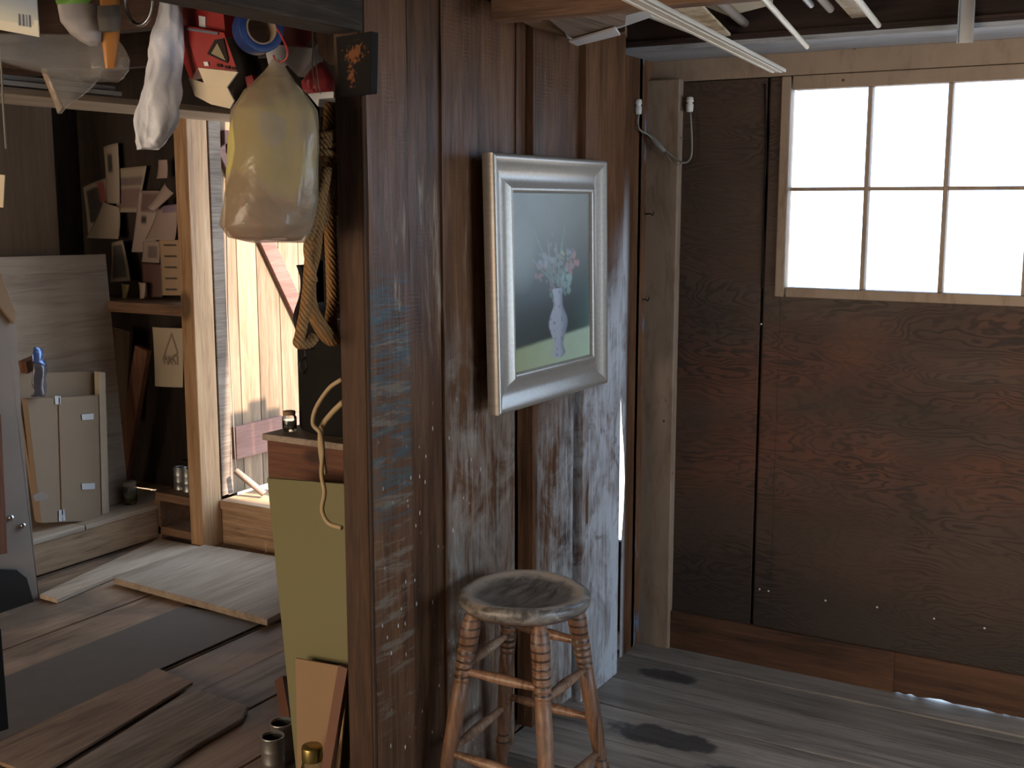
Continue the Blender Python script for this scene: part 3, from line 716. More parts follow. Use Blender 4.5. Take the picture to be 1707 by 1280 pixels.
for (px, py, lb) in ((1088, 357, 'upper bent nail in the cream corner board'), (1080, 500, 'lower bent nail in the cream corner board')):
    o = MB().tube([PY(px - 12, py, 3.77), PY(px - 4, py - 1, 3.74), PY(px, py + 2, 3.735), PY(px + 2, py - 5, 3.735)], .0025, 6).build('bent_nail', M['iron']); tag(o, lb, 'nail', 'bent nails in the corner board')
# narrow dark cord/crack strip hanging on plywood seam: caulk bead
o = MB().tube([PY(x, y, 3.797) for x, y in ((1275, 140), (1276, 200), (1277, 260), (1273, 330), (1272, 420), (1271, 480))], .003, 6).build('cord', M['black']); tag(o, 'thin dark cord hanging down the plywood left of the window', 'cord')
random.seed(21)
for (px, py) in ((1376, 1001), (1462, 1012), (1557, 1031), (1641, 1047), (1269, 540), (1281, 985), (1266, 982)):
    MB().lathe([(.0035, 0), (.003, .0015), (.0005, .002)], PY(px, py, 3.7995), (0, -1, 0), 10).build('nail_head', M['porcelain'], wb)

# ================================================================== CEILING STORAGE (right)
def stick(name, label, cat, tip, z, vpx, wd, th, L, mat, grp='sticks and rods stored under the ceiling', prof='box', roll=0, n=1):
    p = PZ(tip[0], tip[1], z); d = ray(vpx, 337.0); d = Vector((d.x, d.y, 0)).normalized(); b = p - d * L
    mb = MB()
    if prof == 'rod': mb.tube([b, p], wd / 2, 14)
    else:
        side = d.cross(Vector((0, 0, 1)))
        for k in range(n):
            o_ = side * ((k - (n - 1) / 2) * wd); mb.bar(b + o_, p + o_ + Vector((0, 0, 0)), wd * (.86 if n > 1 else 1), th * (1 - .25 * (k % 2)))
    o = mb.build(name, mat, None, .0015 if prof != 'rod' else 0); tag(o, label, cat, grp); return o
stick('wooden_moulding', 'long cream fluted moulding reaching lowest under the ceiling', 'moulding', (1298, 118), 1.968, 1728, .011, .012, 1.75, M['cream'], n=4)
stick('wooden_dowel', 'thin pale rod right of the fluted moulding', 'rod', (1345, 78), 2.02, 1577, .014, .014, 1.8, M['cream'], prof='rod')
stick('metal_pipe', 'thick grey pipe end left of the thin pale rod', 'pipe', (1250, 46), 2.135, 1600, .026, .02, 1.0, M['greypost'], prof='rod')
stick('metal_pipe', 'shiny small pipe end at the top edge, leftmost of two', 'pipe', (1352, 8), 2.135, 1640, .018, .02, .9, M['alu'], prof='rod')
stick('metal_pipe', 'dull grey pipe end at the top edge, rightmost of two', 'pipe', (1384, 15), 2.135, 1660, .022, .02, .9, M['greypost'], prof='rod')
stick('pale_rod', 'pale rod beside the yellow stained lath right of the pipes', 'rod', (1464, 42), 2.07, 1700, .016, .01, 1.6, M['cream'], prof='rod')
stick('wooden_lath', 'yellow stained flat lath beside a pale rod', 'lath', (1435, 30), 2.13, 1700, .045, .008, 1.4, M['stainply'])
stick('wooden_strip', 'flat cream strip along the left edge of the stained board', 'strip', (1192, 68), 2.085, 1889, .014, .01, 1.6, M['cream'])
def slab(name, label, cat, pts, z, th, mat, grp=None):
    q = [PZ(x, y, z) for x, y in pts]
    for p in q: p.y = max(p.y, 2.64)
    o = MB().prism(q, (0, 0, th)).build(name, mat, None, .001); return tag(o, label, cat, grp)
slab('stained_board', 'pale board with yellow water stains stored under the ceiling', 'board', [(1020, -20), (1140, -20), (1222, 64), (1196, 68), (1150, 45)], 2.10, .008, M['stainply'])
slab('foam_board', 'blank pale panel lying above the pipe ends', 'panel', [(1130, -20), (1290, -20), (1288, 8), (1215, 27), (1160, 5)], 2.15, .004, M['foam'])
slab('grey_plank', 'weathered grey plank end beside the plank wall under the ceiling', 'plank', [(868, 18), (1008, -14), (1044, 26), (1042, 42), (956, 66)], 2.052, .016, M['slab'])
slab('plastic_board', 'white plastic panel with a grooved edge under the grey plank', 'panel', [(950, 72), (1036, 46), (1088, 28), (1045, -4), (1000, -20), (930, 30)], 2.070, .004, M['whitebox'])
slab('white_strip', 'white grooved plastic strip at the end of the grey plank', 'strip', [(948, 70), (1026, 48), (1034, 59), (962, 77)], 2.043, .006, M['whitebox'])
slab('wood_offcut', 'tan wooden offcut beside the plank wall below the grey plank', 'offcut', [(858, 30), (880, 24), (960, 68), (940, 74)], 2.076, .02, M['tany'])
slab('wood_offcut', 'tan wooden offcut above the dark wall plate left of the mouldings', 'offcut', [(985, 72), (1042, 52), (1052, 84), (1040, 92)], 2.12, .03, M['tanx'])
mb = MB()
p0 = PY(1596, 73, 3.5); p1 = PY(1623, 71, 3.5); wdt = (p1 - p0).length
mb.box(p0.x, p0.x + wdt, 3.49, 3.493, p0.z, 2.3).box(p0.x, p0.x + .003, 3.48, 3.49, p0.z, 2.3).box(p0.x + wdt - .003, p0.x + wdt, 3.48, 3.49, p0.z, 2.3)
o = mb.build('metal_channel', M['alu'], None, .001); tag(o, 'grey metal channel hanging upright in front of the white wall plate', 'bracket')

# ================================================================== LEFT ROOM FLOOR THINGS
mb = MB().prism([PZ(190, 963, .035), PZ(445, 1032, .035), PZ(470, 1020, .035), Vector((-2.6, 3.45, .035)), Vector((-2.75, 3.88, .035)), Vector((-3.86, 3.80, .035))], (0, 0, -.028))
o = mb.build('loose_board', M['greyply'], None, .003); tag(o, 'wide loose board lying across the floor in front of the door', 'board')
mb = MB().prism([PZ(66, 990, .022), PZ(95, 998, .022), Vector((-3.90, 3.3, .022)), Vector((-3.885, 3.8, .022)), Vector((-4.15, 3.8, .022))], (0, 0, -.02))
o = mb.build('loose_plank', M['greyply'], None, .003); tag(o, 'narrow dusty plank on the floor along the low platform', 'plank')
o = MB().prism([(-3.385, .8, .004), (-2.98, .8, .004), (-2.98, 3.24, .004), (-3.385, 3.2, .004)], (0, 0, .003)).build('floor_mat', M['rubber']); tag(o, 'long dark grey mat strip lying on the left floor', 'mat')
o = MB().prism([PZ(262, 1118, .01) , PZ(322, 1142, .01), PZ(60, 1300, .01), PZ(-40, 1260, .01)], (0, 0, .012)).build('floor_plank', M['brownplank'], None, .003); tag(o, 'brown loose floor plank between the dark mat and the grey slab', 'plank')
mb = MB().prism([PZ(322, 1144, .02), PZ(415, 1176, .02), PZ(405, 1196, .02), PZ(330, 1240, .02), PZ(240, 1300, .02), PZ(60, 1310, .02)], (0, 0, -.018))
o = mb.build('wooden_slab', M['slab'], None, .006); tag(o, 'rough grey wooden slab lying on the floor with a ragged edge', 'slab')

# platform objects
o = MB().prism([Vector((-4.50, 2.6, 1.375)), Vector((-4.50, 3.86, 1.355)), Vector((-4.36, 3.80, .178)), Vector((-4.36, 2.6, .178))], (.012, 0, 0)).build('plywood_sheet', M['ply'], None, .001)
for v in o.data.vertices: pass
tag(o, 'large pale plywood sheet leaning on the low platform', 'plywood')
def at(px, py, X): return PX(px, py, X)
o = MB().prism([at(20, 622, -4.33), at(157, 618, -4.33), at(163, 862, -4.33), at(58, 868, -4.33)], (.02, 0, 0)).build('cardboard_sheet', M['card'], None, .001); tag(o, 'taller plain cardboard sheet behind the taped cardboard', 'cardboard')
o = MB().prism([at(157, 619, -4.30), at(168, 620, -4.30), at(175, 862, -4.30), at(163, 862, -4.30)], (.03, 0, 0)).build('foam_strip', M['foam'], None, .001); tag(o, 'upright cream strip at the right edge of the cardboard', 'strip')
cb = thing('cardboard_box', 'flattened cardboard box with pieces of white tape leaning on the platform', 'cardboard box', at(110, 866, -4.28))
cbp = MB().prism([at(36, 664, -4.28), at(155, 658, -4.28), at(160, 866, -4.28), at(60, 870, -4.28)], (.035, 0, 0)).build('panel', M['card'], cb, .002)
MB().prism([at(97, 662, -4.243), at(99, 662, -4.243), at(105, 868, -4.243), at(103, 868, -4.243)], (.002, 0, 0)).build('seam', M['tanboard'], cbp)
for q in (((91, 660), (101, 660), (101, 674), (92, 674)), ((136, 691), (156, 689), (156, 699), (137, 700)), ((136, 806), (158, 805), (158, 815), (137, 816)), ((98, 850), (107, 849), (109, 868), (98, 869))):
    MB().prism([at(x, y, -4.242) for x, y in q], (.001, 0, 0)).build('tape', M['tapew'], cbp)
# blue pouch hanging on a wooden peg
bp = thing('foil_pouch', 'blue and grey foil pouch hanging in front of the cardboard', 'pouch', at(62, 660, -4.22))
def ruf(fn, amp, sc): 
    def g(u, v):
        p = fn(u, v); return p + Vector((mnoise.noise(p * sc), mnoise.noise(p * sc + Vector((9, 0, 0))), mnoise.noise(p * sc + Vector((0, 9, 0))))) * amp
    return g
def quadfn(c, X, bulge=.02):
    q = [at(*p, X) for p in c]
    return lambda u, v: (q[0] * (1 - u) + q[1] * u) * (1 - v) + (q[3] * (1 - u) + q[2] * u) * v + Vector((bulge * math.sin(math.pi * u), 0, 0))
MB().grid(ruf(quadfn([(57, 580), (68, 580), (79, 612), (53, 604)], -4.22, .012), .01, 30), 10, 10).build('pouch_top', M['bluefoil'], bp, solid=.003)
MB().grid(ruf(quadfn([(54, 606), (78, 612), (76, 661), (52, 661)], -4.22, .02), .008, 30), 10, 12).build('pouch_body', plain('grey_foil', (.13, .12, .14), .3, .3, var=.3), bp, solid=.004)
o = MB().prism([at(30, 602, -4.30), at(54, 592, -4.30), at(56, 608, -4.30), at(34, 622, -4.30)], (.05, 0, 0)).build('wooden_peg', M['redz'], None, .002); tag(o, 'short wooden peg behind the blue pouch', 'peg')
o = MB().prism([at(52, 826, -4.21), at(64, 819, -4.21), at(78, 824, -4.21), at(77, 831, -4.21), at(56, 836, -4.21)], (.01, 0, 0)).build('metal_scrap', M['greypost'], None, .001); tag(o, 'small grey plate sticking out beside the grey post in front of the cardboard', 'scrap')
# brown upright sheet and dark battens behind
o = MB().prism([(-4.62, 2.9, 2.1), (-4.62, PX(94, 300, -4.6).y, 2.1), (-4.62, PX(94, 300, -4.6).y, .18), (-4.62, 2.9, .18)], (.015, 0, 0)).build('brown_sheet', M['plybrown'], None, .001)
tag(o, 'dim brown sheet standing upright behind the plywood', 'board')
# grey post at the frame's left edge
gp = thing('grey_post', 'grey painted post with bolts at the left edge', 'post', (-3.96, 2.8, 0))
q = [PX(x, y, -3.98) for x, y in ((-60, 405), (0, 455), (26, 524), (36, 700), (66, 1012))]
pts = q + [Vector((-3.98, q[-1].y, 0)), Vector((-3.98, 2.45, 0)), Vector((-3.98, 2.45, q[0].z))]
pts = [Vector((-3.98, p.y, p.z)) for p in pts]
gpb = MB().prism(pts, (-.07, 0, 0)).build('post_body', M['greypost'], gp, .004)
MB().prism([PX(x, y, -3.978) for x, y in ((-60, 410), (0, 457), (25, 524), (20, 540), (-60, 440))], (.012, 0, 0)).build('brace_end', M['tanboard'], gp, .002)
q = [PX(x, y, -3.975) for x, y in ((-50, 945), (25, 948), (42, 962), (53, 1000), (52, 1016), (-50, 1040))]
MB().prism(q, (.012, 0, 0)).build('shoe', M['iron'], gp, .003)
for (x, y) in ((18, 863), (38, 876), (19, 960)):
    c = PX(x, y, -3.975); MB().lathe([(.012, 0), (.012, .004), (.008, .009), (0.001, .011)], c, (1, 0, 0), 14).build('bolt', M['steel'], gpb)
o = MB().prism([PX(x, y, -3.9) for x, y in ((-30, 690), (2, 690), (13, 922), (-30, 930))], (-.03, 0, 0)).build('red_batten', M['redz'], None, .002); tag(o, 'reddish batten fixed to the grey post at the left edge', 'batten')
o = MB().prism([PX(x, y, -2.6) for x, y in ((-30, 1040), (2, 1048), (15, 1215), (-30, 1230))], (-.02, 0, 0)).build('black_board', M['black'], None, .002); tag(o, 'black panel edge low at the left edge', 'panel')

# ================================================================== SHELF BAY (left of jamb)
random.seed(5)
def sheet(name, label, cat, c, X=None, Y=4.1, fn=None, curl=.015, grp='papers pinned in the dark bay', nu=12, nv=16):
    q = [PY(x, y, Y) for x, y in c]; pc = []
    mb = MB()
    def g(u, v):
        p = (q[0] * (1 - u) + q[1] * u) * (1 - v) + (q[3] * (1 - u) + q[2] * u) * v
        return p + Vector((0, -curl * (math.sin(u * 3) * .6 + v * v), 0))
    mb.grid(g, nu, nv)
    o = mb.build(name, M['picture'], None, solid=.0012, paint=[fn(i / nu, j / nv) for j in range(nv + 1) for i in range(nu + 1)])
    return tag(o, label, cat, grp)
PB = (.24, .185, .14)
def pic(blocks, base=PB):
    def f(u, v):
        c = base
        for (a, b, c2, d, col) in blocks:
            if a <= u <= b and c2 <= v <= d: c = lerp(col, (.2, .15, .12), .3 * abs(mnoise.noise(Vector((u * 9, v * 9, a)))))
        return c
    return f
DK = (.035, .03, .025)
sheet('pinned_print', 'pinned print with a dark picture and a red patch, leftmost in the bay', 'print', [(138, 312), (178, 296), (205, 395), (151, 396)], Y=4.10, fn=pic([(.1, .85, .08, .72, DK), (.6, .9, .05, .4, (.2, .05, .04))]))
sheet('pinned_leaflet', 'tall narrow pinned leaflet with a dark spot near its top', 'leaflet', [(172, 245), (197, 238), (204, 340), (182, 338)], Y=4.08, fn=pic([(.3, .65, .18, .45, DK)]))
sheet('pinned_leaflet', 'pinned leaflet with two dark text blocks in the middle of the bay', 'leaflet', [(190, 282), (245, 276), (232, 354), (198, 354)], Y=4.09, fn=pic([(.15, .95, .22, .42, (.12, .09, .08)), (.15, .95, .5, .9, (.15, .09, .08))]))
sheet('paper_sheet', 'curled blank paper sheet hanging below the leftmost print', 'paper', [(172, 335), (200, 345), (206, 398), (152, 396)], Y=4.07, fn=pic([]), curl=.03)
sheet('pinned_print', 'pinned print with a brown picture beside the post', 'print', [(231, 318), (268, 318), (262, 420), (223, 420)], Y=4.06, fn=pic([(.2, .95, .05, .35, (.12, .07, .06)), (.3, .55, .42, .55, DK)], (.30, .22, .19)))
sheet('note_card', 'small pale note card pinned near the top of the post', 'card', [(264, 267), (279, 266), (283, 297), (265, 298)], Y=4.03, fn=pic([], (.28, .2, .17)))
sheet('paper_sheet', 'large blank pale sheet pinned beside the post', 'paper', [(264, 345), (296, 340), (300, 400), (250, 399)], Y=4.02, fn=pic([(.4, .95, 0, .2, (.15, .1, .14))], (.28, .2, .17)), curl=.03)
sheet('paper_strip', 'narrow folded paper slanting down to the blank pale sheet', 'paper', [(275, 305), (290, 322), (262, 352), (252, 345)], Y=3.985, fn=pic([], (.27, .19, .16)), curl=.02)
sheet('ruled_list', 'cream list with ruled lines pinned just above the shelf', 'list', [(265, 400), (303, 400), (306, 492), (273, 492)], Y=4.0, fn=pic([(.25, .8, .2 * k + .08, .2 * k + .1, DK) for k in range(5)], (.32, .21, .13)), curl=.01, nv=60)
sheet('pinned_print', 'small pinned print with dark figures left of the ruled list', 'print', [(238, 402), (266, 402), (270, 438), (240, 436)], Y=4.025, fn=pic([(.4, .9, .2, .75, (.13, .09, .08))], (.26, .19, .15)))
sheet('pinned_card', 'dark red card standing left of the ruled list', 'card', [(236, 438), (270, 440), (275, 495), (242, 495)], Y=4.04, fn=pic([], (.09, .045, .035)))
sheet('pinned_print', 'dark print in a pale border slanting behind the plywood edge', 'print', [(186, 405), (205, 400), (222, 468), (188, 470)], Y=4.05, fn=pic([(.12, .85, .08, .88, (.06, .05, .045))]))
sheet('paper_tag', 'small yellowish paper cone standing on the shelf', 'paper', [(202, 472), (216, 474), (213, 502), (208, 502)], Y=4.0, fn=pic([], (.28, .2, .07)))
sheet('paper_tag', 'small pale upright card standing on the shelf', 'card', [(231, 470), (243, 472), (245, 497), (237, 497)], Y=3.98, fn=pic([], (.26, .19, .15)))
def drawing(u, v):
    c = (.38, .3, .21)
    for (x0, y0, x1, y1) in ((.35, .55, .68, .1), (.68, .1, .85, .42), (.85, .42, .55, .58), (.4, .6, .47, .48), (.47, .48, .52, .6), (.56, .6, .57, .48), (.57, .48, .64, .6), (.64, .6, .65, .48), (.7, .6, .7, .48), (.7, .5, .78, .6), (.84, .48, .84, .6)):
        dx, dy = x1 - x0, y1 - y0; t = max(0, min(1, ((u - x0) * dx + (v - y0) * dy) / (dx * dx + dy * dy)))
        if math.hypot(u - x0 - t * dx, v - y0 - t * dy) < .022: c = (.16, .11, .08)
    return c
sheet('paper_bag', 'pale paper with a line drawing below the shelf beside the post', 'paper', [(254, 545), (304, 547), (309, 645), (262, 643)], Y=3.96, fn=drawing, grp=None, nu=40, nv=60)
o = MB().bar(PY(239, 580, 3.93), PY(200, 815, 3.93), .085, .03, (0, 1, 0)).build('leaning_stick', M['redz'], None, .002)
tag(o, 'reddish board leaning diagonally in the bay beside the plywood', 'board')
o = MB().bar(PY(205, 548, 4.0), PY(198, 700, 4.0), .12, .02, (0, 1, 0)).build('upright_board', M['plybrown'], None, .002); tag(o, 'dim upright board behind the leaning reddish board', 'board')
def jar(name, label, c, r, h, mat, lidmat, grp=None, lid=True, fill=None):
    t = thing(name, label, 'jar', c, grp)
    MB().lathe([(r * .9, 0), (r, .006), (r, h * .72), (r * .8, h * .84), (r * .8, h), (r * .74, h), (r * .74, h * .84), (r * .92, h * .7), (r * .92, .008), (.001, .006)], c, n=24, cap=False).build('jar_body', mat, t)
    if lid: MB().lathe([(r * .84, h * .86), (r * .86, h * .88), (r * .86, h * 1.04), (r * .8, h * 1.06), (.001, h * 1.06)], c, n=24, cap=False).build('lid', lidmat, t)
    if fill: MB().lathe([(.001, .01), (r * .88, .01), (r * .88, h * .5), (.001, h * .5)], c, n=20, cap=False).build('contents', fill, t)
    return t
c = PZ(212, 838, .178); c.x = max(c.x, -4.305); jar('glass_jar', 'greenish glass jar on the platform behind the plywood edge', c, .035, .1, M['glass'], M['greypost'], lid=True, fill=plain('greenish', (.2, .22, .12), .5))
def can(name, label, c, r, h, grp=None, open_=True, mat='tin'):
    t = thing(name, label, 'can', c, grp)
    MB().lathe([(r, 0), (r, .004), (r * .97, .008), (r * .97, h * .33), (r * .985, h * .34), (r * .97, h * .36), (r * .97, h * .62), (r * .985, h * .64), (r * .97, h * .66), (r * .97, h - .006), (r, h - .003), (r, h), (r * .94, h), (r * .93, .005), (.001, .005)], c, n=32, cap=False).build('can_body', M[mat], t)
    MB().lathe([(.001, .012), (r * .92, .012)] + [(r * .915, h - .008)], c, n=32, cap=False).build('can_lining', M['lining'], t)
    return t
cg = 'small tin cans on the low shelf'
for (x, y, r, h, lb) in ((262, 812, .029, .11, 'dark tin can at the left end of the low shelf'), (280, 819, .029, .115, 'tin can in the middle of the low shelf'), (302, 826, .028, .095, 'shiny tin can at the right end of the low shelf beside the post')):
    c = PZ(x, y, .235); c = Vector({262: (-4.135, 3.93, .236), 280: (-4.07, 3.92, .236), 302: (-4.005, 3.895, .236)}[x]); can('tin_can', lb, c, r, h, cg)
o = MB().box(-4.19, -4.0, 3.98, 4.11, .352, .358).build('metal_tray', M['iron'], None, .002)
tag(o, 'dark thin tray lying over the tin cans of the low shelf', 'tray')
for v in o.data.vertices: v.co.z += .002

# ================================================================== COUNTERWEIGHT
c0 = PX(393, 785, -3.86); c1 = PZ(440, 823, .235)
o = MB().tube([c0, c1], .016, 12).build('iron_bar', M['greypost']); tag(o, 'grey iron bar leaning on the door sill', 'bar')
o = MB().tube([PX(376, 300, -3.9), PX(380, 520, -3.9), PX(389, 700, -3.89), PX(393, 783, -3.87)], .0025, 6).build('door_cord', M['cable']); tag(o, 'thin cord hanging down in front of the open door', 'cord')

# ================================================================== BENCH, BOARDS NEXT TO THE POST
bn = thing('wooden_cabinet', 'reddish brown wooden cabinet behind the olive board', 'cabinet', (-2.05, 2.75, 0))
BT = PY(448, 727, 2.6).z
MB().box(-2.375, -1.74, 2.59, 3.1, BT - .012, BT + .008).build('top', M['greyply'], bn, .003)
MB().box(-2.365, -1.75, 2.6, 3.09, BT - .17, BT - .012).build('body', M['redx'], bn, .004)
for (x, y) in ((-2.1, 2.66), (-1.8, 2.66), (-2.1, 3.04), (-1.8, 3.04)): MB().box(x - .03, x + .03, y - .03, y + .03, 0, BT - .17).build('leg', M['redz'], bn, .003)
p = PZ(483, 718, BT + .008); jar('glass_jar', 'small clear glass jar with a flat tan lid on the wooden cabinet', p, .022, .058, M['glass'], M['tanboard'])
pc_ = Vector((-2.19, 2.86, BT + .008))
dr = thing('black_canister', 'large black canister standing on the wooden cabinet behind the post', 'canister', pc_)
cnb = MB().lathe([(.20, 0), (.205, .01), (.205, .33), (.2, .345), (.205, .35), (.205, .36), (.17, .375), (.001, .38)], pc_, n=40, cap=False).build('canister_body', M['black'], dr)
MB().tube([pc_ + Vector((.207 * math.cos(a), .207 * math.sin(a), .35)) for a in [2 * math.pi * k / 40 for k in range(40)]], .004, 6, closed=True).build('rim', M['iron'], cnb)
o = MB().tube(cv([PY(x, y, 2.30) for x, y in ((570, 632), (548, 648), (527, 680), (522, 706), (534, 722))] + [PY(x, y, 2.27) for x, y in ((538, 750), (536, 790), (541, 820), (537, 850), (548, 872), (570, 880))]), .006, 8).build('power_cord', M['cord'])
tag(o, 'cream cord looping down beside the end post', 'cord')
o = MB().tube(cv([PY(x, y, 2.33) for x, y in ((572, 670), (552, 690), (537, 712), (535, 745), (541, 790))]), .008, 8).build('power_cord', M['cord'])
tag(o, 'thicker cream cord hanging over the cabinet front beside the end post', 'cord')
# olive board
q = [PY(445, 797, 2.42), PY(585, 806, 2.42), PY(585, 1330, 2.33), PY(499, 1330, 2.33)]
bz = MB(); y0 = 2.42
P4 = [PY(445, 797, 2.45), PY(590, 808, 2.45)]
b0 = PY(494, 1290, 2.30); 
dirv = (b0 - P4[0]); k = P4[0].z / (P4[0].z - b0.z); bl = P4[0] + dirv * k; brt = bl + (P4[1] - P4[0]); 
o = MB().prism([P4[0], P4[1], Vector((brt.x, brt.y, 0)), Vector((bl.x, bl.y, 0))], (0, .012, 0)).build('olive_board', M['olive'], None, .001)
tag(o, 'tall olive green board leaning against the cabinet', 'board')
t0, t1 = PY(492, 1097, 2.315), PY(580, 1113, 2.315)
o = MB().prism([t0, t1, Vector((t1.x, 2.25, 0)), Vector((PY(494, 1280, 2.26).x + .01, 2.25, 0))], (0, .006, 0)).build('hardboard_piece', M['tanboard'], None, .001)
tag(o, 'short tan hardboard piece leaning on the olive board', 'board')
o = MB().bar(PY(575, 1110, 2.215), PY(538, 1330, 2.16), .03, .018, (0, 1, 0)).build('orange_lath', plain('orange_wood', (.13, .045, .018), .6), None, .001); tag(o, 'orange brown lath leaning at the foot of the end post', 'lath')
o = MB().bar(PY(468, 1130, 2.56), PZ(489, 1252, 0), .04, .02, (0, 1, 0)).build('short_batten', plain('red_brown_wood', (.09, .03, .015), .6), None, .002); tag(o, 'short red brown batten standing left of the olive board', 'batten')
CG = 'open tin cans by the olive board'
c = PZ(477, 1275, 0); 
def can_at(px, py, h, r, lb):
    c = PZ(px, py, h); c.z = 0; return can('paint_can', lb, c, r, h, CG)
can_at(454, 1226, .115, .033, 'open tin can nearest the camera left of the olive board')
can_at(469, 1203, .115, .034, 'second open tin can behind the nearest one')
p = PY(520, 1243, 2.205); ph_ = p.z; p.z = 0
jar('glass_jar', 'glass jar with a gold lid at the foot of the end post', p, .032, ph_ / 1.06, M['glass'], M['gold'], fill=M['lining'])

# ================================================================== ROPE, PLATE, HOOKED ITEMS ON THE POST
rp = thing('rope_hank', 'hank of tan manila rope hanging on the end post', 'rope', PX(545, 180, -1.77))
XR = -1.78
def rpath(pts, dx=0): return cv([PX(x, y, XR + dx) for x, y in pts], 6)
MB().tube(rpath([(552, 172), (549, 215), (546, 250), (549, 300), (541, 350), (524, 400), (517, 450), (517, 500), (527, 530), (545, 555), (560, 568)]), .0155, 10).build('rope_strand', M['rope'], rp)
MB().tube(rpath([(553, 260), (554, 320), (551, 380), (553, 440), (555, 500), (552, 535), (556, 565), (545, 562), (530, 540), (515, 510)], -.02), .0155, 10).build('rope_strand', M['rope'], rp)
MB().tube(rpath([(545, 280), (532, 360), (526, 420), (515, 470), (508, 520), (500, 560), (498, 572), (515, 572), (524, 562)], .015), .013, 10).build('rope_strand', M['rope'], rp)
MB().tube(rpath([(540, 300), (522, 380), (512, 410), (516, 440), (524, 470)], .02), .009, 10).build('rope_strand', M['rope'], rp)
hx = PX(549, 240, XR)
for k in range(4): 
    ce = PX(547, 222 + k * 12, XR + .002); MB().tube([ce + Vector((math.cos(a) * .02, math.sin(a) * .024, .006 * math.sin(a + k))) for a in [2 * math.pi * i / 16 for i in range(16)]], .009, 8, closed=True).build('rope_wrap', M['rope'], rp)
# dark strap and snap hook
ds = thing('dark_strap', 'dark strap with a snap hook hanging behind the rope', 'strap', PX(505, 430, -1.86))
MB().grid(ruf(lambda u, v: PX(498 + 16 * u + 6 * math.sin(v * 7), 440 + 142 * v, -1.87), .01, 18), 6, 20).build('strap', M['blacklam'], ds, solid=.012)
MB().tube(cv([PX(x, y, -1.87) for x, y in ((508, 578), (509, 595), (501, 603), (501, 615), (506, 622), (511, 614), (510, 600))]), .003, 8).build('snap_hook', M['iron'], ds)
o = MB().grid(ruf(lambda u, v: PX(524 + 26 * u + 10 * v * (1 - u), 190 + 250 * v, -1.84) + Vector((.02 * math.sin(u * 3.1), 0, 0)), .02, 15), 8, 14).build('dark_bag', M['blacklam'], None, solid=.01)
tag(o, 'dark rumpled bag hanging between the plastic bag and the rope', 'bag')
# carved plate on the header end
pt = PY(568, 62, 2.1)
def plate(u, v):
    c = (.012, .01, .009)
    # weathered blotch of bare copper-brown wood
    d = math.hypot((u - .52 - .3 * (.3 - v)) / .34, (v - .33) / .2); e = math.hypot((u - .42) / .17, (v - .66) / .24)
    nz = mnoise.noise(Vector((u * 9, v * 12, 3))) + .9 * mnoise.noise(Vector((u * 22, v * 26, 3)))
    s_ = max(1.0 - d, .95 - e) + .75 * nz
    return lerp(c, (.15, .058, .024), sst(.25, .6, s_))
q4 = [PY(x, y, 2.11) for x, y in ((560, 62), (619, 52), (617, 155), (566, 161))]
pl = thing('carved_plaque', 'small dark plaque with a rubbed copper brown patch on the end post', 'plaque', q4[3])
mb = MB(); mb.grid(lambda u, v: (q4[0] * (1 - u) + q4[1] * u) * (1 - v) + (q4[3] * (1 - u) + q4[2] * u) * v, 40, 60)
mb.build('plaque_face', painted('plaque_paint', .85, .1), pl, paint=[plate(i / 40, j / 60) for j in range(61) for i in range(41)])
MB().prism([p + Vector((0, .001, 0)) for p in q4], (0, .025, 0)).build('plaque_body', M['black'], pl, .001)

# ================================================================== HANGING THINGS, LEFT
def hang(name, label, cat, outline, Y, depth, mat, amp=.01, sc=14, solid=.0, group=None, nu=28, parent=None, fold=0, sub=0):
    """closed lofted bag: outline = rows of (y, xl, xr) in photo coordinates at distance Y"""
    mb = MB(); rows = []
    mx_ = sum((q[1] + q[2]) / 2 for q in outline) / len(outline); my_ = outline[len(outline) // 2][0]
    ctr = PY(mx_, my_, Y); nd = Vector((ctr.x, ctr.y, 0)).normalized()
    def PV(x, y): d = ray(x, y); return EYE + d * ((ctr - EYE).dot(nd) / d.dot(nd))
    for (y, xl, xr, dp) in outline: rows.append((PV(xl, y), PV(xr, y), dp * depth))
    def g(u, v):
        k = v * (len(rows) - 1); i = min(int(k), len(rows) - 2); t = k - i; 
        A = rows[i][0].lerp(rows[i + 1][0], t); B = rows[i][1].lerp(rows[i + 1][1], t); D = rows[i][2] * (1 - t) + rows[i + 1][2] * t
        a = 2 * math.pi * u; ca = math.cos(a); sa = math.sin(a); f = 1 + (fold * math.sin(a * 7 + v * 4) if fold else 0)
        sq = lambda q: math.copysign(abs(q) ** .75, q)
        c = (A + B) / 2; p = c + (B - A) / 2 * sq(ca) + nd * (D * sq(sa) * f)
        q_ = Vector((p.x * sc, p.y * sc, p.z * sc * .4)); q2 = q_ * 2.7
        return p + Vector((mnoise.noise(q_) + .4 * mnoise.noise(q2), mnoise.noise(q_ + Vector((5, 5, 0))) + .4 * mnoise.noise(q2 + Vector((3, 3, 3))), .4 * mnoise.noise(q_ + Vector((0, 5, 5))))) * amp
    nv = (len(rows) - 1) * 7
    mb.grid(g, nu * 2, nv, closed=True)
    o = mb.build(name, mat, parent, solid=solid)
    if parent is None: tag(o, label, cat, group)
    return o
hang('white_cloth_bag', 'long narrow white cloth bag hanging from the rack', 'bag', [(-10, 262, 300, .8), (40, 262, 304, .8), (90, 248, 304, .8), (150, 236, 303, 1), (200, 224, 296, 1), (235, 222, 278, .8), (249, 226, 264, .3)], 2.04, .03, M['whitefilm'], .014, 26, .001, fold=.05)
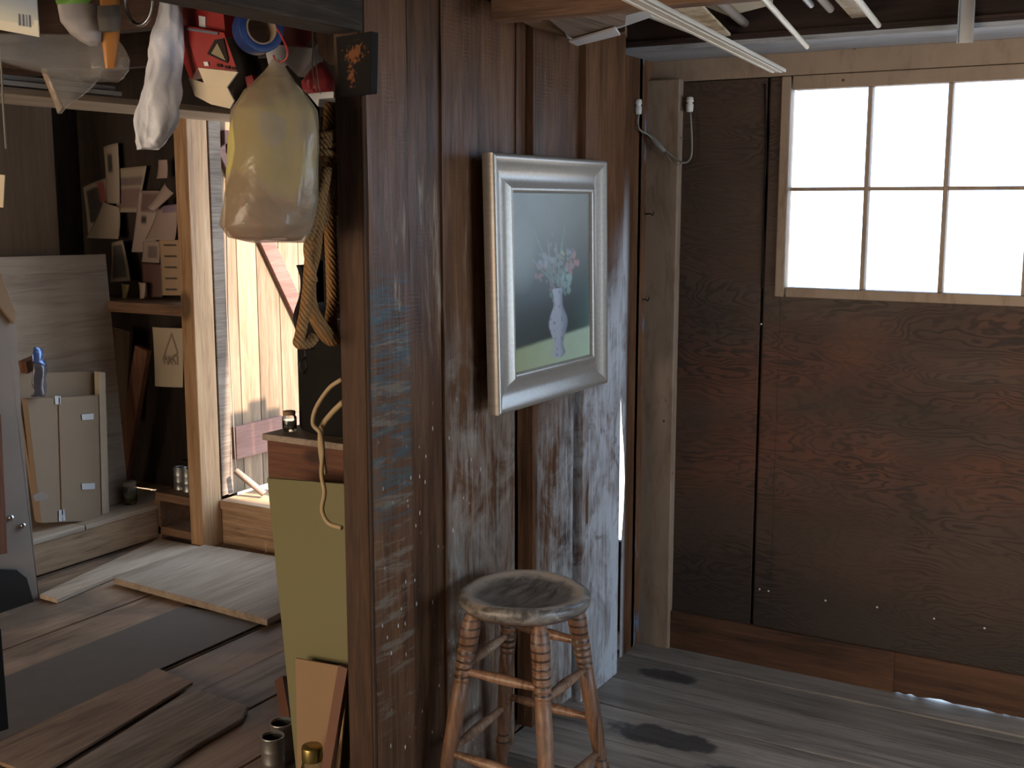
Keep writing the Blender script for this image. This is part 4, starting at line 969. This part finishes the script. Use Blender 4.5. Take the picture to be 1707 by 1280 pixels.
# big plastic bag with contents
bb = thing('plastic_bag', 'large full yellowish translucent plastic bag hanging from a hook', 'bag', PY(460, 100, 2.0))
rowsB = [(100, 456, 470, .15), (120, 440, 482, .3), (150, 408, 502, .6), (185, 386, 524, .85), (230, 382, 530, 1), (300, 379, 531, 1.05), (345, 372, 527, 1.05), (375, 366, 520, 1), (395, 382, 512, .7), (404, 425, 505, .3)]
hang('bag_film', None, None, rowsB, 2.0, .10, M['bagfilm'], .010, 13, .0006, parent=bb, fold=.04)
rowsC = [(132, 436, 484, .5), (150, 415, 498, .7), (185, 391, 518, .85), (230, 387, 524, .92), (300, 384, 525, .95), (345, 377, 521, .95), (375, 372, 514, .9), (393, 388, 506, .7), (400, 410, 500, .4)]
def fill_mat():
    t = NT('bag_filling'); o = t.obj(); x, y, z = t.xyz(o)
    vo = t.n('ShaderNodeTexVoronoi'); vo.feature = 'SMOOTH_F1'; t.put(vo.inputs['Vector'], t.vm('ADD', o, (.3, .1, .2))); vo.inputs['Scale'].default_value = 13; vo.inputs['Smoothness'].default_value = .5
    c = t.xyz(vo.outputs['Color'])
    up = t.ramp(c[0], [(.15, (.3, .2, .1)), (.4, (.42, .33, .2)), (.62, (.5, .42, .1)), (.85, (.42, .4, .3))])
    lo = t.ramp(c[1], [(.2, (.2, .1, .07)), (.5, (.36, .15, .11)), (.8, (.3, .19, .13))])
    zz = t.m2('ADD', z, t.m2('MULTIPLY', t.m2('SUBTRACT', t.noise(o, 8, 3), .5), .12))
    col = t.mix(t.rng(zz, PY(440, 335, 2.0).z - .02, PY(440, 335, 2.0).z + .02, 0, 1, True), lo, up)
    t.bump(t.noise(o, 18, 4), .6, .02); return t.done(col, .8, .2)
hang('bag_contents', None, None, rowsC, 2.0, .085, fill_mat(), .016, 11, 0, parent=bb)
random.seed(9)
o = MB().tube(cv([PY(x, y, 2.0) for x, y in ((462, 48), (470, 62), (479, 84), (477, 98), (466, 104), (459, 100), (456, 92))]), .0022, 8).build('wire_hook', M['redwire'])
tag(o, 'thin red wire hook carrying the large plastic bag', 'hook')
# red box
rb = thing('red_carton', 'red carton with cream flaps hanging upside down beside the white bag', 'carton', PY(340, 100, 2.1))
Yr = 2.12
def P_(c, Y): return [PY(x, y, Y) for x, y in c]
MB().prism(P_([(303, 12), (372, 20), (376, 62), (305, 42)], Yr), (0, .05, 0)).build('lid', M['red'], rb, .001)
rbb = MB().add(P_([(307, 42), (373, 54), (396, 118), (329, 112)], Yr - .03) + P_([(288, 58), (373, 54), (396, 118), (318, 135)], Yr + .05), [(0, 1, 2, 3), (4, 5, 6, 7), (0, 4, 7, 3), (0, 1, 5, 4), (3, 2, 6, 7), (1, 2, 6, 5)]).build('body', M['red'], rb, .001)
MB().prism(P_([(309, 46), (363, 54), (363, 58), (309, 50)], Yr - .034), (0, .002, 0)).build('stripe', M['greytape'], rbb)
MB().prism(P_([(345, 90), (358, 66), (372, 64), (380, 98), (378, 105)], Yr - .034), (0, .002, 0)).build('dark_emblem', M['blacklam'], rbb)
MB().prism(P_([(352, 89), (362, 72), (376, 101)], Yr - .036), (0, .002, 0)).build('triangle_emblem', plain('khaki', (.22, .17, .09), .6), rbb)
for (x, y) in ((361, 106), (374, 109), (386, 111)): MB().prism(P_([(x, y), (x + 8, y + 1), (x + 9, y + 6), (x + 1, y + 5)], Yr - .034), (0, .002, 0)).build('printed_block', M['blacklam'], rbb)
MB().prism(P_([(339, 103), (346, 103), (348, 110), (341, 110)], Yr - .034), (0, .002, 0)).build('printed_block', M['whitebox'], rbb)
MB().prism(P_([(330, 113), (396, 120), (378, 145), (340, 138)], Yr - .03), (0, .004, 0)).build('flap', M['foam'], rb)
MB().prism(P_([(314, 130), (340, 138), (378, 145), (390, 168), (383, 181), (352, 174), (325, 160)], Yr - .01), (0, .004, 0)).build('back_flap', M['foam'], rb)
MB().prism(P_([(331, 26), (342, 28), (342, 46), (332, 44)], Yr - .004), (0, .004, 0)).build('hang_slot', M['whitebox'], rb)
o = MB().prism(P_([(366, 24), (386, 28), (386, 56), (372, 56)], 2.16), (0, .01, 0)).build('white_tag', M['whitebox'], None, .001); tag(o, 'small white tag between the red carton and the blue tape', 'tag')
# tape rolls
def tape(name, label, px, py, Y, R_, r_, wd, m1, ax):
    c = PY(px, py, Y); t = thing(name, label, 'tape roll', c, 'rolls of tape hanging on the rack'); ax = Vector(ax).normalized()
    MB().lathe([(r_ + .004, -wd / 2), (R_, -wd / 2), (R_, wd / 2), (r_ + .004, wd / 2), (r_ + .004, -wd / 2)], c, ax, 48, cap=False).build('tape', m1, t, .001)
    MB().lathe([(r_, -wd / 2), (r_ + .004, -wd / 2 - .001), (r_ + .004, wd / 2 + .001), (r_, wd / 2), (r_, -wd / 2)], c, ax, 48, cap=False).build('core', M['card'], t)
    return t
tape('tape_roll', 'roll of blue masking tape hanging beside the red carton', 430, 50, 2.1, .053, .032, .05, M['blue'], (.95, -.5, .05))
tape('tape_roll', 'roll of green tape hanging at the top left', 128, -12, 2.1, .055, .033, .035, M['green'], (-.1, -.8, .55))
# white box with red wrapping behind bag
o = MB().prism(P_([(440, 78), (470, 68), (522, 62), (519, 100), (497, 128), (470, 100), (448, 112)], 2.5), (0, .05, 0)).build('white_box', M['whitebox'], None, .002); tag(o, 'white box with angular edges behind the large plastic bag', 'box')
o = MB().prism(P_([(461, 74), (464, 40), (530, 44), (508, 78)], 2.44), (0, .04, 0)).build('dark_red_cloth', plain('dark_red', (.12, .012, .012), .6), None, .003); tag(o, 'dark red cloth above the white box', 'cloth')
hang('red_wrapped_bundle', 'crimson shiny wrapped bundle right of the large plastic bag', 'bundle', [(106, 530, 540, .4), (118, 516, 551, .9), (135, 503, 556, 1), (150, 506, 556, .8), (156, 512, 556, .5)], 2.5, .05, M['redcloth'], .01, 25)
o = MB().prism(P_([(512, 156), (556, 152), (556, 163), (532, 165), (530, 178)], 2.41), (0, .09, 0)).build('white_tray', M['whitebox'], None, .001); tag(o, 'white tray edge under the crimson bundle', 'tray')
o = MB().tube(P_([(521, -20), (521, 66), (521, 120), (528, 152)], 2.4), .0015, 6).tube(P_([(521, 66), (527, 110), (534, 156)], 2.4), .0015, 6).build('wire_loop', M['cable']); tag(o, 'thin wire loop hanging in front of the crimson bundle', 'wire')
o = MB().prism(P_([(522, 10), (566, 8), (566, 110), (548, 108), (530, 90)], 2.35), (0, .1, 0)).build('brown_box', M['post'], None, .002); tag(o, 'dim brown box hung beside the dark plaque', 'box')
hang('dark_pouch', 'black pouch hanging between the red carton and the plastic bag', 'pouch', [(0, 374, 396, .3), (50, 374, 396, .5), (90, 382, 430, 1), (120, 390, 436, 1), (150, 384, 420, 1), (168, 384, 405, .6)], 2.35, .04, M['blacklam'], .008, 18)
o = MB().prism(P_([(408, 128), (420, 124), (425, 140), (412, 148)], 2.3), (0, .02, 0)).build('pink_packet', M['redcloth'], None, .002); tag(o, 'small pinkish red packet behind the plastic bag', 'packet')
# rack along Y with sticks
XK = -3.2
def rk(py, dz=0):  # height of the rack line at photo y for x = 100
    return PX(100, py, XK).z + dz
z0, z1 = rk(166), rk(154)
mb = MB().box(XK - .3, XK + .02, 1.2, 3.82, z0, z1); o = mb.build('overhead_shelf', M['greyply'], None, .003); tag(o, 'dusty overhead shelf board running towards the door', 'shelf')
random.seed(2)
GS = 'trim strips stored on the overhead shelf'
for k, (py, x_, th, mt, lb) in enumerate(((147, XK, .008, 'whitebox', 'lowest white trim strip on the overhead shelf'), (136, XK - .03, .007, 'whitebox', 'second white trim strip from the bottom on the overhead shelf'), (117, XK + .01, .012, 'tany', 'tan wooden strip above the white trim strips on the overhead shelf'))):
    z = rk(py); o = MB().box(x_ - .02, x_ + .01, 1.2, 2.85, z - th, z + th).build('trim_strip', M[mt], None, .002); tag(o, lb, 'strip', GS)
# clear plastic bags
hang('clear_plastic_bag', 'long sagging clear plastic bag hanging at the upper left', 'bag', [(56, -30, 190, .3), (80, -30, 205, .8), (100, -10, 214, 1), (118, 50, 214, 1), (132, 110, 206, .7), (140, 165, 195, .2)], 2.0, .05, M['film'], .02, 9, .0006, nu=30)
hang('clear_plastic_bag', 'pointed clear plastic bag hanging below the long sagging one', 'bag', [(112, 66, 172, .4), (130, 74, 165, .8), (150, 82, 146, .8), (170, 90, 124, .6), (189, 96, 104, .2)], 2.05, .04, M['film'], .012, 12, .0006)
o = MB().prism(P_([(67, 116), (76, 116), (104, 180), (96, 188)], 2.06), (0, .006, 0)).build('orange_strip', M['tanboard'], None, .001); tag(o, 'orange brown card strip inside the pointed clear bag', 'strip')
hang('cloth_pouch', 'greyish white cloth pouch hanging below the green tape', 'pouch', [(8, 96, 162, .6), (35, 100, 166, 1), (55, 116, 168, 1), (70, 135, 168, .7), (78, 150, 162, .2)], 1.95, .03, plain('grey_white_cloth', (.32, .28, .26), .7), .006, 18)
hang('orange_bag', 'orange brown folded packet hanging in front of the clear bag', 'packet', [(0, 166, 200, .5), (40, 166, 200, .6), (60, 168, 200, 1), (90, 172, 196, 1), (114, 176, 192, .6)], 1.99, .012, M['orange'], .004, 20)
hang('grey_bag', 'dusky grey bag hanging right of the orange packet', 'bag', [(10, 163, 200, .6), (30, 162, 202, 1), (52, 165, 201, .8)], 1.95, .02, plain('dusky_grey', (.1, .08, .06), .7), .006, 20)
def cardfn(u, v):
    c = lerp((.5, .5, .42), (.2, .24, .3), sst(.1, .9, 1 - v + .2 * u) * (1 if v < .8 else .6))
    if v > .8 or u > .9 and v > .7: c = (.58, .54, .44)
    if .55 < u < .85 and .62 < v < .84: c = (.06, .07, .09) if int(u * 70) % 2 == 0 else (.3, .32, .33)
    if u < .05 and .55 < v < .6: c = (.05, .05, .05)
    return c
q = P_([(-10, -30), (60, -30), (66, 62), (-10, 48)], 1.7); mb = MB(); mb.grid(lambda u, v: (q[0] * (1 - u) + q[1] * u) * (1 - v) + (q[3] * (1 - u) + q[2] * u) * v, 48, 48)
o = mb.build('barcode_card', M['picture'], None, solid=.002, paint=[cardfn(i / 48, j / 48) for j in range(49) for i in range(49)]); tag(o, 'pale printed card with a barcode in the top left corner', 'card')
pn = PY(232, 2, 2.05); mb = MB().tube([pn + Vector((.045 * math.cos(a), 0, .055 * math.sin(a))) for a in [2 * math.pi * k / 40 for k in range(40)]], .0045, 8, closed=True)
o = mb.build('metal_ring', M['steel']); tag(o, 'metal ring rim hanging left of the white cloth bag', 'ring')
o = MB().tube(cv([PY(x, y, 2.1) for x, y in ((-4, 60), (2, 110), (5, 170), (8, 215), (10, 248))]), .003, 6).build('cord', M['cable']); tag(o, 'thin pale cord hanging at the left edge', 'cord')
o = MB().prism(P_([(-20, 288), (8, 292), (5, 346), (-20, 344)], 2.3), (0, .002, 0)).build('hanging_card', M['foam']); tag(o, 'small cream card hanging at the left edge', 'card')
fix_normals()
